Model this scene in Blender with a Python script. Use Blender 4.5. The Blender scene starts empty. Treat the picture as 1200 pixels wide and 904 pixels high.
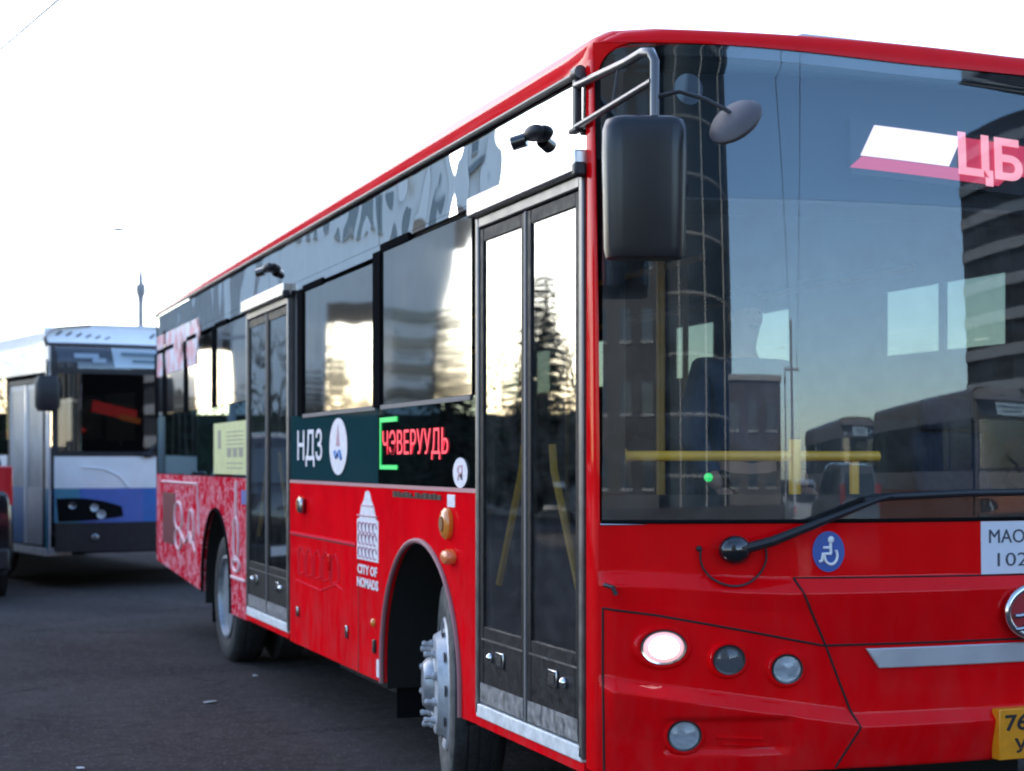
import bpy, bmesh, math, random
from mathutils import Vector, Matrix, noise
random.seed(7)
S = bpy.context.scene
COL = S.collection
R = math.radians

# ------------------------------------------------------------------ camera, sky, sun, exposure
YAW = R(20.96)
cam_data = bpy.data.cameras.new("camera")
cam = bpy.data.objects.new("camera", cam_data)
COL.objects.link(cam)
cam.location = (-2.255, -5.079, 1.55)
cam.rotation_euler = (R(90), 0, -YAW)
cam_data.sensor_width = 36
cam_data.lens = 55.9
cam_data.shift_y = 0.0733
cam_data.clip_start = 0.05
cam_data.clip_end = 3000
cam_data.dof.use_dof = True
cam_data.dof.focus_distance = 5.55
cam_data.dof.aperture_fstop = 3.4
S.camera = cam

SUN_AZ, SUN_EL = R(-15), R(30)          # azimuth from +Y towards +X
W = bpy.data.worlds.new("World"); S.world = W; W.use_nodes = True
nt = W.node_tree
sky = nt.nodes.new("ShaderNodeTexSky")
sky.sky_type = 'NISHITA'; sky.sun_disc = False
sky.sun_elevation = SUN_EL; sky.sun_rotation = SUN_AZ
sky.air_density = 1.0; sky.dust_density = 1.0; sky.ozone_density = 2.2
bg = nt.nodes["Background"]; bg.inputs[1].default_value = 0.15
nt.links.new(sky.outputs[0], bg.inputs[0])

sd = bpy.data.lights.new("sun", 'SUN'); sd.energy = 2.0; sd.angle = R(0.5); sd.color = (1, .93, .82)
so = bpy.data.objects.new("sun", sd); COL.objects.link(so)
sdir = Vector((math.sin(SUN_AZ)*math.cos(SUN_EL), math.cos(SUN_AZ)*math.cos(SUN_EL), math.sin(SUN_EL)))
so.rotation_euler = (-sdir).to_track_quat('-Z', 'Y').to_euler()
so.location = (-20, 60, 40)

S.view_settings.view_transform = 'Standard'
S.view_settings.look = 'None'
S.view_settings.exposure = 1.9
S.view_settings.gamma = 1
S.render.engine = 'CYCLES'
S.cycles.max_bounces = 10; S.cycles.transparent_max_bounces = 16
S.cycles.use_denoising = True
S.cycles.sample_clamp_indirect = 6
S.cycles.caustics_reflective = False; S.cycles.caustics_refractive = False
S.cycles.filter_width = 2.0

# ------------------------------------------------------------------ materials
MATS = {}
def _p(m): return m.node_tree.nodes["Principled BSDF"]
def mat(name, base, rough=.5, metal=0., coat=0., coat_rough=.04, emit=None, estr=0., var=0., vscale=6., bump=0., bscale=30.,
        spec=None, rvar=0., grime=0.):
    if name in MATS: return MATS[name]
    m = bpy.data.materials.new(name); m.use_nodes = True
    p = _p(m); L = m.node_tree.links; N = m.node_tree.nodes
    p.inputs["Base Color"].default_value = (*base, 1)
    p.inputs["Roughness"].default_value = rough
    p.inputs["Metallic"].default_value = metal
    p.inputs["Coat Weight"].default_value = coat
    p.inputs["Coat Roughness"].default_value = coat_rough
    if spec is not None: p.inputs["Specular IOR Level"].default_value = spec
    if emit:
        p.inputs["Emission Color"].default_value = (*emit, 1); p.inputs["Emission Strength"].default_value = estr
    tc = N.new("ShaderNodeTexCoord")
    if var or rvar:
        nz = N.new("ShaderNodeTexNoise"); nz.inputs["Scale"].default_value = vscale; nz.inputs["Detail"].default_value = 8
        nz.inputs["Roughness"].default_value = .65
        L.new(tc.outputs["Object"], nz.inputs["Vector"])
    if var:
        mx = N.new("ShaderNodeMix"); mx.data_type = 'RGBA'
        mx.inputs["A"].default_value = (*[c*(1-var) for c in base], 1)
        mx.inputs["B"].default_value = (*[min(1, c*(1+var)+var*.012) for c in base], 1)
        cr = N.new("ShaderNodeMapRange"); cr.inputs[1].default_value = .3; cr.inputs[2].default_value = .7
        L.new(nz.outputs["Fac"], cr.inputs[0]); L.new(cr.outputs[0], mx.inputs["Factor"])
        L.new(mx.outputs["Result"], p.inputs["Base Color"])
    if grime:        # road film thickest along the sills, in streaks and spots
        gz = N.new("ShaderNodeSeparateXYZ"); L.new(tc.outputs["Object"], gz.inputs[0])
        gr = N.new("ShaderNodeMapRange"); gr.inputs[1].default_value = .42; gr.inputs[2].default_value = 1.25; gr.inputs[3].default_value = 1; gr.inputs[4].default_value = .12
        L.new(gz.outputs["Z"], gr.inputs[0])
        mpg = N.new("ShaderNodeMapping"); mpg.inputs["Scale"].default_value = (5, 5, 1.6); L.new(tc.outputs["Object"], mpg.inputs[0])
        gn = N.new("ShaderNodeTexNoise"); gn.inputs["Scale"].default_value = 2.2; gn.inputs["Detail"].default_value = 9; gn.inputs["Roughness"].default_value = .72; L.new(mpg.outputs[0], gn.inputs["Vector"])
        g2 = N.new("ShaderNodeMapRange"); g2.inputs[1].default_value = .42; g2.inputs[2].default_value = .75; g2.inputs[4].default_value = grime; L.new(gn.outputs["Fac"], g2.inputs[0])
        g3 = N.new("ShaderNodeMath"); g3.operation = 'MULTIPLY'; L.new(gr.outputs[0], g3.inputs[0]); L.new(g2.outputs[0], g3.inputs[1])
        gx = N.new("ShaderNodeMix"); gx.data_type = 'RGBA'; gx.inputs["B"].default_value = (.17, .12, .11, 1)
        L.new(mx.outputs["Result"], gx.inputs["A"]); L.new(g3.outputs[0], gx.inputs["Factor"]); L.new(gx.outputs["Result"], p.inputs["Base Color"])
    if rvar:
        mr = N.new("ShaderNodeMapRange"); mr.inputs[1].default_value = .3; mr.inputs[2].default_value = .7
        mr.inputs[3].default_value = max(0, rough-rvar); mr.inputs[4].default_value = rough+rvar
        L.new(nz.outputs["Fac"], mr.inputs[0]); L.new(mr.outputs[0], p.inputs["Roughness"])
    if bump:
        nb = N.new("ShaderNodeTexNoise"); nb.inputs["Scale"].default_value = bscale; nb.inputs["Detail"].default_value = 5
        L.new(tc.outputs["Object"], nb.inputs["Vector"])
        b = N.new("ShaderNodeBump"); b.inputs["Strength"].default_value = bump; b.inputs["Distance"].default_value = .02
        L.new(nb.outputs["Fac"], b.inputs["Height"]); L.new(b.outputs[0], p.inputs["Normal"])
        if coat: L.new(b.outputs[0], p.inputs["Coat Normal"])
    MATS[name] = m
    return m

def glass(name, tint, f0, gcol=(1, 1, 1), rough=.0, warp=0., wscale=2.5, dirt=0., wdist=.01):
    """thin sheet: tinted transparency under a mirror-like coat that grows towards grazing angles"""
    if name in MATS: return MATS[name]
    m = bpy.data.materials.new(name); m.use_nodes = True
    N, L = m.node_tree.nodes, m.node_tree.links
    N.remove(_p(m)); out = N["Material Output"]
    lw = N.new("ShaderNodeLayerWeight"); lw.inputs["Blend"].default_value = .5
    pw = N.new("ShaderNodeMath"); pw.operation = 'POWER'; pw.inputs[1].default_value = 5
    mr = N.new("ShaderNodeMapRange"); mr.inputs[3].default_value = f0; mr.inputs[4].default_value = 1
    L.new(lw.outputs["Facing"], pw.inputs[0]); L.new(pw.outputs[0], mr.inputs[0])
    tr = N.new("ShaderNodeBsdfTransparent"); tr.inputs[0].default_value = (*tint, 1)
    gl = N.new("ShaderNodeBsdfGlossy"); gl.inputs["Color"].default_value = (*gcol, 1); gl.inputs["Roughness"].default_value = rough
    mx = N.new("ShaderNodeMixShader")
    L.new(mr.outputs[0], mx.inputs[0]); L.new(tr.outputs[0], mx.inputs[1]); L.new(gl.outputs[0], mx.inputs[2])
    last = mx
    tc = N.new("ShaderNodeTexCoord")
    if warp:
        nz = N.new("ShaderNodeTexNoise"); nz.inputs["Scale"].default_value = wscale; nz.inputs["Detail"].default_value = 1
        L.new(tc.outputs["Object"], nz.inputs["Vector"])
        b = N.new("ShaderNodeBump"); b.inputs["Strength"].default_value = warp; b.inputs["Distance"].default_value = wdist
        L.new(nz.outputs["Fac"], b.inputs["Height"]); L.new(b.outputs[0], gl.inputs["Normal"])
    if dirt:
        df = N.new("ShaderNodeBsdfDiffuse"); df.inputs[0].default_value = (.32, .31, .30, 1)
        nz2 = N.new("ShaderNodeTexNoise"); nz2.inputs["Scale"].default_value = 9; nz2.inputs["Detail"].default_value = 9
        L.new(tc.outputs["Object"], nz2.inputs["Vector"])
        m2 = N.new("ShaderNodeMapRange"); m2.inputs[1].default_value = .35; m2.inputs[2].default_value = .8
        m2.inputs[3].default_value = 0.004; m2.inputs[4].default_value = dirt
        L.new(nz2.outputs["Fac"], m2.inputs[0])
        mm = N.new("ShaderNodeMixShader"); L.new(m2.outputs[0], mm.inputs[0])
        L.new(mx.outputs[0], mm.inputs[1]); L.new(df.outputs[0], mm.inputs[2]); last = mm
    L.new(last.outputs[0], out.inputs[0])
    MATS[name] = m
    return m

def wrap_mat():
    m = bpy.data.materials.new("printed_red_wrap"); m.use_nodes = True
    N, L = m.node_tree.nodes, m.node_tree.links; p = _p(m)
    tc = N.new("ShaderNodeTexCoord")
    nz = N.new("ShaderNodeTexNoise"); nz.inputs["Scale"].default_value = 5.5; nz.inputs["Detail"].default_value = 6; nz.inputs["Distortion"].default_value = 1.4
    wv = N.new("ShaderNodeTexVoronoi"); wv.feature = 'DISTANCE_TO_EDGE'; wv.inputs["Scale"].default_value = 5.0
    L.new(tc.outputs["Object"], nz.inputs["Vector"])
    ad = N.new("ShaderNodeVectorMath"); ad.operation = 'ADD'
    sc = N.new("ShaderNodeVectorMath"); sc.operation = 'SCALE'; sc.inputs["Scale"].default_value = .5
    L.new(nz.outputs["Color"], sc.inputs[0]); L.new(sc.outputs[0], ad.inputs[0]); L.new(tc.outputs["Object"], ad.inputs[1])
    L.new(ad.outputs[0], wv.inputs["Vector"])
    r1 = N.new("ShaderNodeMapRange"); r1.inputs[1].default_value = .015; r1.inputs[2].default_value = .06; r1.inputs[3].default_value = .75; r1.inputs[4].default_value = 0
    L.new(wv.outputs["Distance"], r1.inputs[0])
    r2 = N.new("ShaderNodeMapRange"); r2.inputs[1].default_value = .54; r2.inputs[2].default_value = .60; r2.inputs[3].default_value = 0; r2.inputs[4].default_value = .38
    L.new(nz.outputs["Fac"], r2.inputs[0])
    # the print fades out towards the middle door (object y ~ 1.5 .. 5)
    mxm = N.new("ShaderNodeMath"); mxm.operation = 'MAXIMUM'; L.new(r1.outputs[0], mxm.inputs[0]); L.new(r2.outputs[0], mxm.inputs[1])
    sx = N.new("ShaderNodeSeparateXYZ"); L.new(tc.outputs["Object"], sx.inputs[0])
    r3 = N.new("ShaderNodeMapRange"); r3.inputs[1].default_value = 1.2; r3.inputs[2].default_value = 3.0; r3.inputs[3].default_value = .22; r3.inputs[4].default_value = .85
    L.new(sx.outputs["Y"], r3.inputs[0])
    mu = N.new("ShaderNodeMath"); mu.operation = 'MULTIPLY'; L.new(mxm.outputs[0], mu.inputs[0]); L.new(r3.outputs[0], mu.inputs[1])
    mx = N.new("ShaderNodeMix"); mx.data_type = 'RGBA'
    mx.inputs["A"].default_value = (.60, .008, .028, 1); mx.inputs["B"].default_value = (.84, .58, .62, 1)
    L.new(mu.outputs[0], mx.inputs["Factor"]); L.new(mx.outputs["Result"], p.inputs["Base Color"])
    p.inputs["Roughness"].default_value = .5; p.inputs["Specular IOR Level"].default_value = .0; p.inputs["Coat Weight"].default_value = .1; p.inputs["Coat Roughness"].default_value = .12
    return m

RED = mat("red_bus_paint", (.76, .001, .004), .5, coat=.42, coat_rough=.05, spec=0., var=.10, vscale=2.5, rvar=.08, grime=.15, bump=.035, bscale=2.2)
REDSIDE = mat("red_side_paint", (.80, .002, .008), .5, spec=0., coat=.07, coat_rough=.08, var=.12, vscale=2.2, rvar=.08, bump=.05, bscale=1.6, grime=.38)
WRAP = wrap_mat()
SEAM = mat("dark_gap", (.02, .004, .005), .8)
BLK = mat("black_plastic", (.010, .010, .013), .5, var=.3, vscale=14, bump=.06, bscale=220)
BLKG = mat("black_gloss", (.006, .007, .009), .12, coat=.8, var=.2)
RUB = mat("black_rubber", (.010, .010, .011), .8, spec=0., bump=.1, bscale=90)
TYRE = mat("tyre_rubber", (.018, .018, .019), .78, var=.5, vscale=18, bump=.25, bscale=60)
TYREW = mat("dusty_tyre_wall", (.10, .095, .088), .85, var=.4, vscale=16, bump=.2, bscale=50)
ALU = mat("brushed_aluminium", (.52, .50, .49), .34, metal=.9, var=.12, vscale=20, rvar=.08)
ALUD = mat("dark_aluminium_frame", (.20, .19, .185), .40, metal=.75, var=.2, vscale=12, rvar=.1)
DOORB = mat("black_door_panel", (.015, .015, .017), .5, spec=.15, var=.55, vscale=20, rvar=.15, bump=.08, bscale=40)
KICK = mat("scuffed_kick_plate", (.30, .30, .31), .45, metal=.6, var=.55, vscale=26, rvar=.15)
SILL = mat("white_step_edge", (.72, .71, .70), .5, var=.25, vscale=14)
CHROME = mat("chrome", (.72, .73, .75), .10, metal=1.)
DCHROME = mat("grey_chrome", (.35, .36, .38), .22, metal=1.)
SILV = mat("silver_trim_strip", (.52, .53, .57), .34, metal=.55, rvar=.06, var=.05)
RIMW = mat("pale_rim_paint", (.46, .47, .50), .45, metal=.25, var=.25, vscale=14, rvar=.1)
RIMG = mat("grey_rim_steel", (.30, .32, .35), .38, metal=.55, var=.3, vscale=12)
WHITE = mat("white_paint", (.84, .84, .85), .35, coat=.5, var=.06, vscale=4)
DECAL = mat("white_decal", (.80, .74, .77), .55, var=.14, vscale=24)
PINKL = mat("faint_pink_print", (.82, .05, .075), .6, spec=0.)
AMBER = mat("amber_lens", (.75, .24, .03), .22, coat=.6)
GREYP = mat("warm_grey_plastic", (.075, .065, .072), .55, var=.1)
BLUE = mat("blue_sticker", (.012, .07, .34), .35, coat=.4)
YEL = mat("yellow_handrail", (.88, .46, .03), .38, coat=.3, emit=None)
PLATEY = mat("yellow_plate", (.72, .27, .008), .38, var=.1, vscale=30)
INK = mat("black_ink", (.012, .012, .016), .6)
INKG = mat("slate_ink", (.05, .055, .08), .6)
ADV = mat("yellow_green_poster", (.60, .60, .27), .5, var=.12, vscale=10)
LEDR = mat("red_led", (.3, .01, .02), .5, emit=(1, .04, .08), estr=.34)
LEDP = mat("pink_led", (.5, .2, .25), .5, emit=(1, .40, .46), estr=.42)
LEDW = mat("white_hot_led", (.7, .6, .6), .5, emit=(1, .80, .84), estr=.42)
LEDG = mat("green_led", (.02, .3, .08), .5, emit=(.01, .62, .12), estr=.26)
LAMPON = mat("lit_headlamp", (.9, .9, .9), .3, emit=(1, .93, .95), estr=5.)
LENS = mat("lamp_reflector", (.38, .41, .45), .35, metal=.35, coat=.5, bump=.4, bscale=13)
LENSD = mat("dark_lamp_lens", (.16, .17, .19), .10, metal=.6, coat=1)
INT = mat("interior_grey", (.05, .052, .056), .7, var=.2)
INTC = mat("interior_ceiling", (.16, .165, .17), .7)
FLOORI = mat("bus_floor_vinyl", (.04, .042, .045), .7, var=.3)
SEATB = mat("blue_seat_fabric", (.02, .035, .08), .85, var=.25, vscale=30)
TAIL = mat("red_tail_lens", (.45, .008, .012), .25, coat=1., emit=(1, .03, .03), estr=.25)

G_WIND = glass("windshield_glass", (.93, .95, .96), .058, gcol=(.86, .94, 1), dirt=.08, warp=.05, wscale=1.3)
G_DARK = glass("tinted_upper_glass", (.80, .82, .86), .055, gcol=(.74, .90, 1), warp=.05, wscale=1.3)
G_SIDE = glass("side_window_glass", (.22, .25, .24), .28, warp=.45, wscale=1.2, dirt=.07, rough=.04)
G_BAND = glass("gloss_band_glass", (.01, .012, .014), .66, gcol=(.94, .97, 1), warp=1., wscale=1.7, wdist=.018, rough=.012)
G_BELT = glass("dark_belt_glass", (.012, .016, .018), .05, gcol=(.6, .85, .95), warp=.12, wscale=1.2, dirt=.02)
G_DOOR = glass("door_glass", (.74, .76, .75), .13, warp=.22, wscale=1.6, dirt=.06, rough=.012)
G_CAR = glass("car_glass", (.10, .11, .12), .08)

# ------------------------------------------------------------------ mesh helpers
class MB:
    def __init__(s): s.v = []; s.f = []
    def add(s, vs, fs):
        n = len(s.v); s.v += [tuple(v) for v in vs]; s.f += [tuple(i+n for i in f) for f in fs]; return s
    def box(s, a, b):
        x0, y0, z0 = a; x1, y1, z1 = b
        return s.add([(x0, y0, z0), (x1, y0, z0), (x1, y1, z0), (x0, y1, z0), (x0, y0, z1), (x1, y0, z1), (x1, y1, z1), (x0, y1, z1)],
                     [(0, 3, 2, 1), (4, 5, 6, 7), (0, 1, 5, 4), (1, 2, 6, 5), (2, 3, 7, 6), (3, 0, 4, 7)])
    def prism(s, pts, vec):
        n = len(pts); q = [tuple(Vector(p)+Vector(vec)) for p in pts]
        return s.add(list(pts)+q, [tuple(range(n))[::-1], tuple(range(n, 2*n))]+[(i, (i+1) % n, n+(i+1) % n, n+i) for i in range(n)])
    def plate(s, poly, x0, x1):          # polygon in (y,z), between two x planes
        return s.prism([(x0, y, z) for y, z in poly], (x1-x0, 0, 0))
    def strip(s, top, bot, x0, x1):      # quads between two (y,z) polylines, thick in x
        n = len(top)
        V = [(x0, y, z) for y, z in top]+[(x0, y, z) for y, z in bot]+[(x1, y, z) for y, z in top]+[(x1, y, z) for y, z in bot]
        F = []
        for i in range(n-1):
            F += [(i, i+1, n+i+1, n+i), (2*n+i, 3*n+i, 3*n+i+1, 2*n+i+1), (i, 2*n+i, 2*n+i+1, i+1), (n+i, n+i+1, 3*n+i+1, 3*n+i)]
        F += [(0, n, 3*n, 2*n), (n-1, 3*n-1, 4*n-1, 2*n-1)]
        return s.add(V, F)
    def tube(s, path, r, n=10, closed=False):
        P = [Vector(p) for p in path]; m = len(P); V = []; F = []
        up = None
        for i, p in enumerate(P):
            a = P[(i-1) % m] if (closed or i > 0) else p; b = P[(i+1) % m] if (closed or i < m-1) else p
            t = (b-a).normalized()
            if up is None:
                up = t.orthogonal().normalized()
            up = (up-t*up.dot(t)); up = up.normalized() if up.length > 1e-6 else t.orthogonal().normalized()
            w = t.cross(up); rr = r[i] if isinstance(r, (list, tuple)) else r
            for k in range(n):
                a_ = 2*math.pi*k/n; V.append(p+(up*math.cos(a_)+w*math.sin(a_))*rr)
        for i in range(m if closed else m-1):
            j = (i+1) % m
            for k in range(n): F.append((i*n+k, i*n+(k+1) % n, j*n+(k+1) % n, j*n+k))
        if not closed: F += [tuple(range(n))[::-1], tuple(range((m-1)*n, m*n))]
        return s.add(V, F)
    def cyl(s, p0, p1, r0, r1=None, n=24):
        return s.tube([p0, p1], [r0, r1 if r1 is not None else r0], n)
    def lathe(s, prof, M, n=40, cap=True):         # prof: (r, h) about local Z of M
        V = []; F = []; m = len(prof)
        for r, h in prof:
            for k in range(n):
                a = 2*math.pi*k/n; V.append(M @ Vector((r*math.cos(a), r*math.sin(a), h)))
        for i in range(m-1):
            for k in range(n): F.append((i*n+k, i*n+(k+1) % n, (i+1)*n+(k+1) % n, (i+1)*n+k))
        if cap and prof[0][0] > 1e-5: F.append(tuple(range(n))[::-1])
        if cap and prof[-1][0] > 1e-5: F.append(tuple(range((m-1)*n, m*n)))
        return s.add(V, F)
    def grid(s, fn, us, vs):
        V = [fn(u, v) for v in vs for u in us]; nu = len(us)
        return s.add(V, [(j*nu+i, j*nu+i+1, (j+1)*nu+i+1, (j+1)*nu+i) for j in range(len(vs)-1) for i in range(nu-1)])
    def slab(s, fn, us, vs, o0, o1):     # fn(u,v,off): closed sheet between two offsets
        nu, nv = len(us), len(vs)
        V = [fn(u, v, o0) for v in vs for u in us]+[fn(u, v, o1) for v in vs for u in us]; n = nu*nv; F = []
        for j in range(nv-1):
            for i in range(nu-1):
                a, b, c, d = j*nu+i, j*nu+i+1, (j+1)*nu+i+1, (j+1)*nu+i
                F += [(a, d, c, b), (n+a, n+b, n+c, n+d)]
        for i in range(nu-1): F += [(i, i+1, n+i+1, n+i), ((nv-1)*nu+i, n+(nv-1)*nu+i, n+(nv-1)*nu+i+1, (nv-1)*nu+i+1)]
        for j in range(nv-1): F += [(j*nu, n+j*nu, n+(j+1)*nu, (j+1)*nu), (j*nu+nu-1, (j+1)*nu+nu-1, n+(j+1)*nu+nu-1, n+j*nu+nu-1)]
        return s.add(V, F)
    def sphere(s, c, r, nu=20, nv=12, sc=(1, 1, 1)):
        c = Vector(c)
        V = []; F = []
        for j in range(nv+1):
            t = math.pi*j/nv
            for i in range(nu):
                a = 2*math.pi*i/nu
                V.append(c+Vector((math.sin(t)*math.cos(a)*sc[0], math.sin(t)*math.sin(a)*sc[1], math.cos(t)*sc[2]))*r)
        for j in range(nv):
            for i in range(nu): F.append((j*nu+i, j*nu+(i+1) % nu, (j+1)*nu+(i+1) % nu, (j+1)*nu+i))
        return s.add(V, F)
    def xf(s, M): s.v = [tuple(M @ Vector(v)) for v in s.v]; return s
    def build(s, name, m, parent=None, bevel=0., seg=2, smooth=40, kind=None, off=None):
        me = bpy.data.meshes.new(name); me.from_pydata(s.v, [], s.f); me.update()
        b = bmesh.new(); b.from_mesh(me)
        bmesh.ops.remove_doubles(b, verts=b.verts, dist=1e-5)
        bmesh.ops.recalc_face_normals(b, faces=b.faces)
        b.to_mesh(me); b.free()
        if smooth:
            me.polygons.foreach_set("use_smooth", [True]*len(me.polygons)); me.set_sharp_from_angle(angle=R(smooth))
        for mm in (m if isinstance(m, (list, tuple)) else [m]): me.materials.append(mm)
        o = bpy.data.objects.new(name, me); COL.objects.link(o)
        if parent is not None:
            o.parent = parent
            if parent.type == 'EMPTY' and 'off' in parent.keys(): o.location = -Vector(parent['off'])
        if bevel:
            bv = o.modifiers.new("bevel", 'BEVEL'); bv.width = bevel; bv.segments = seg; bv.limit_method = 'ANGLE'; bv.angle_limit = R(35)
        if kind: o['kind'] = kind
        return o

def tag(o, label, cat, group=None):
    o['label'] = label; o['category'] = cat
    if group: o['group'] = group
    return o
def thing(name, label, cat, loc=(0, 0, 0), rz=0, group=None, off=(0, 0, 0)):
    o = bpy.data.objects.new(name, None); COL.objects.link(o); o.location = loc; o.rotation_euler = (0, 0, rz)
    o.empty_display_size = .2; o['off'] = tuple(off)
    return tag(o, label, cat, group)
def copy_tree(o, parent=None):
    c = o.copy(); COL.objects.link(c)
    if parent is not None: c.parent = parent
    for ch in list(o.children): copy_tree(ch, c)
    return c
def ss(x, a, b):
    t = min(max((x-a)/(b-a), 0), 1); return t*t*(3-2*t)
def lin(a, b, n): return [a+(b-a)*i/(n-1) for i in range(n)]
def pl(x, pts):
    if x <= pts[0][0]: return pts[0][1]
    for (a, b), (c, d) in zip(pts, pts[1:]):
        if x <= c: return b+(d-b)*(x-a)/(c-a)
    return pts[-1][1]
def rot_to(axis):       # matrix whose Z is axis
    return Vector(axis).to_track_quat('Z', 'Y').to_matrix().to_4x4()
def T(p): return Matrix.Translation(Vector(p))

def text_verts(s, thick=0.0, bold=0.0):
    cu = bpy.data.curves.new("t", 'FONT'); cu.body = s; cu.size = 1; cu.extrude = thick; cu.offset = bold; cu.resolution_u = 3
    ob = bpy.data.objects.new("t", cu); COL.objects.link(ob)
    dg = bpy.context.evaluated_depsgraph_get(); dg.update()
    me = bpy.data.meshes.new_from_object(ob.evaluated_get(dg))
    V = [tuple(v.co) for v in me.vertices]; F = [tuple(p.vertices) for p in me.polygons]
    bpy.data.objects.remove(ob); bpy.data.curves.remove(cu); bpy.data.meshes.remove(me)
    return V, F
def text(s, fn, a0, a1, b0, b1, off, th=.0015, bold=0.):
    """letters fitted in the box a0..a1 x b0..b1 of a surface fn(a,b,off)"""
    V, F = text_verts(s, .5, bold)
    xs = [v[0] for v in V]; ys = [v[1] for v in V]
    x0, x1, y0, y1 = min(xs), max(xs), min(ys), max(ys)
    m = MB()
    m.add([fn(a0+(a1-a0)*(v[0]-x0)/(x1-x0), b0+(b1-b0)*(v[1]-y0)/(y1-y0), off+(th if v[2] > 0 else 0)) for v in V], F)
    return m

# ------------------------------------------------------------------ ground
def asphalt():
    m = bpy.data.materials.new("worn_asphalt"); m.use_nodes = True
    N, L = m.node_tree.nodes, m.node_tree.links; p = _p(m)
    tc = N.new("ShaderNodeTexCoord")
    def nz(sc, det, ro=.6, dist=0):
        n = N.new("ShaderNodeTexNoise"); n.inputs["Scale"].default_value = sc; n.inputs["Detail"].default_value = det
        n.inputs["Roughness"].default_value = ro; n.inputs["Distortion"].default_value = dist
        L.new(tc.outputs["Object"], n.inputs["Vector"]); return n
    big, fine, grit = nz(.35, 5, .6, .6), nz(9, 10, .75), nz(75, 4, .75)
    cr = N.new("ShaderNodeValToRGB")
    cr.color_ramp.elements[0].position = .38; cr.color_ramp.elements[0].color = (.044, .039, .0375, 1)
    cr.color_ramp.elements[1].position = .63; cr.color_ramp.elements[1].color = (.120, .106, .100, 1)
    a = N.new("ShaderNodeMath"); a.operation = 'MULTIPLY_ADD'; a.inputs[1].default_value = .42
    b = N.new("ShaderNodeMath"); b.operation = 'MULTIPLY_ADD'; b.inputs[1].default_value = .30
    c = N.new("ShaderNodeMath"); c.operation = 'MULTIPLY'; c.inputs[1].default_value = .28
    L.new(grit.outputs[0], c.inputs[0]); L.new(fine.outputs[0], b.inputs[0]); L.new(c.outputs[0], b.inputs[2])
    L.new(big.outputs[0], a.inputs[0]); L.new(b.outputs[0], a.inputs[2]); L.new(a.outputs[0], cr.inputs[0])
    vo = N.new("ShaderNodeTexVoronoi"); vo.inputs["Scale"].default_value = 70
    L.new(tc.outputs["Object"], vo.inputs["Vector"])
    sp = N.new("ShaderNodeMapRange"); sp.inputs[1].default_value = .9; sp.inputs[2].default_value = .97; sp.inputs[4].default_value = .45
    sc = N.new("ShaderNodeSeparateColor"); L.new(vo.outputs["Color"], sc.inputs[0]); L.new(sc.outputs[0], sp.inputs[0])
    mx = N.new("ShaderNodeMix"); mx.data_type = 'RGBA'; mx.inputs["B"].default_value = (.20, .185, .18, 1)
    L.new(sp.outputs[0], mx.inputs["Factor"]); L.new(cr.outputs[0], mx.inputs["A"]); L.new(mx.outputs["Result"], p.inputs["Base Color"])
    ck = N.new("ShaderNodeTexVoronoi"); ck.feature = 'DISTANCE_TO_EDGE'; ck.inputs["Scale"].default_value = .42
    wv = N.new("ShaderNodeVectorMath"); wv.operation = 'SCALE'; wv.inputs["Scale"].default_value = .9; L.new(fine.outputs["Color"], wv.inputs[0])
    wa_ = N.new("ShaderNodeVectorMath"); wa_.operation = 'ADD'; L.new(wv.outputs[0], wa_.inputs[0]); L.new(tc.outputs["Object"], wa_.inputs[1]); L.new(wa_.outputs[0], ck.inputs["Vector"])
    cm_ = N.new("ShaderNodeMapRange"); cm_.inputs[1].default_value = .003; cm_.inputs[2].default_value = .016; cm_.inputs[3].default_value = .55; cm_.inputs[4].default_value = 0; L.new(ck.outputs["Distance"], cm_.inputs[0])
    gt_ = N.new("ShaderNodeMapRange"); gt_.inputs[1].default_value = .5; gt_.inputs[2].default_value = .58; L.new(big.outputs[0], gt_.inputs[0])
    cg = N.new("ShaderNodeMath"); cg.operation = 'MULTIPLY'; L.new(cm_.outputs[0], cg.inputs[0]); L.new(gt_.outputs[0], cg.inputs[1])
    m2 = N.new("ShaderNodeMix"); m2.data_type = 'RGBA'; m2.inputs["B"].default_value = (.012, .012, .013, 1)
    L.new(cg.outputs[0], m2.inputs["Factor"]); L.new(mx.outputs["Result"], m2.inputs["A"]); L.new(m2.outputs["Result"], p.inputs["Base Color"])
    rr = N.new("ShaderNodeMapRange"); rr.inputs[3].default_value = .62; rr.inputs[4].default_value = .92
    L.new(big.outputs[0], rr.inputs[0]); L.new(rr.outputs[0], p.inputs["Roughness"])
    p.inputs["Specular IOR Level"].default_value = .0
    bp = N.new("ShaderNodeBump"); bp.inputs["Strength"].default_value = 1.; bp.inputs["Distance"].default_value = .012
    s2 = N.new("ShaderNodeMath"); s2.operation = 'ADD'; L.new(grit.outputs[0], s2.inputs[0]); L.new(fine.outputs[0], s2.inputs[1])
    L.new(s2.outputs[0], bp.inputs["Height"]); L.new(bp.outputs[0], p.inputs["Normal"])
    return m
MB().add([(-900, -900, 0), (900, -900, 0), (900, 900, 0), (-900, 900, 0)], [(0, 1, 2, 3)]).build("road", asphalt(), kind='structure', smooth=0)
PAVE = mat("grey_paving", (.22, .21, .20), .85, var=.2, vscale=1.5)
MB().box((-60, -40, 0), (-14, 44, .13)).build("pavement", PAVE, kind='structure', smooth=0, bevel=.02)

# ================================================================== THE RED BUS
WB, LB = 3.22, 10.28           # width, length
BC = WB/2
bus = thing("city_bus", "big red city bus filling the right of the photo, lit headlight and black front mirror", "bus", (BC, 5.1, 0), off=(BC, 5.1, 0))

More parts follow.
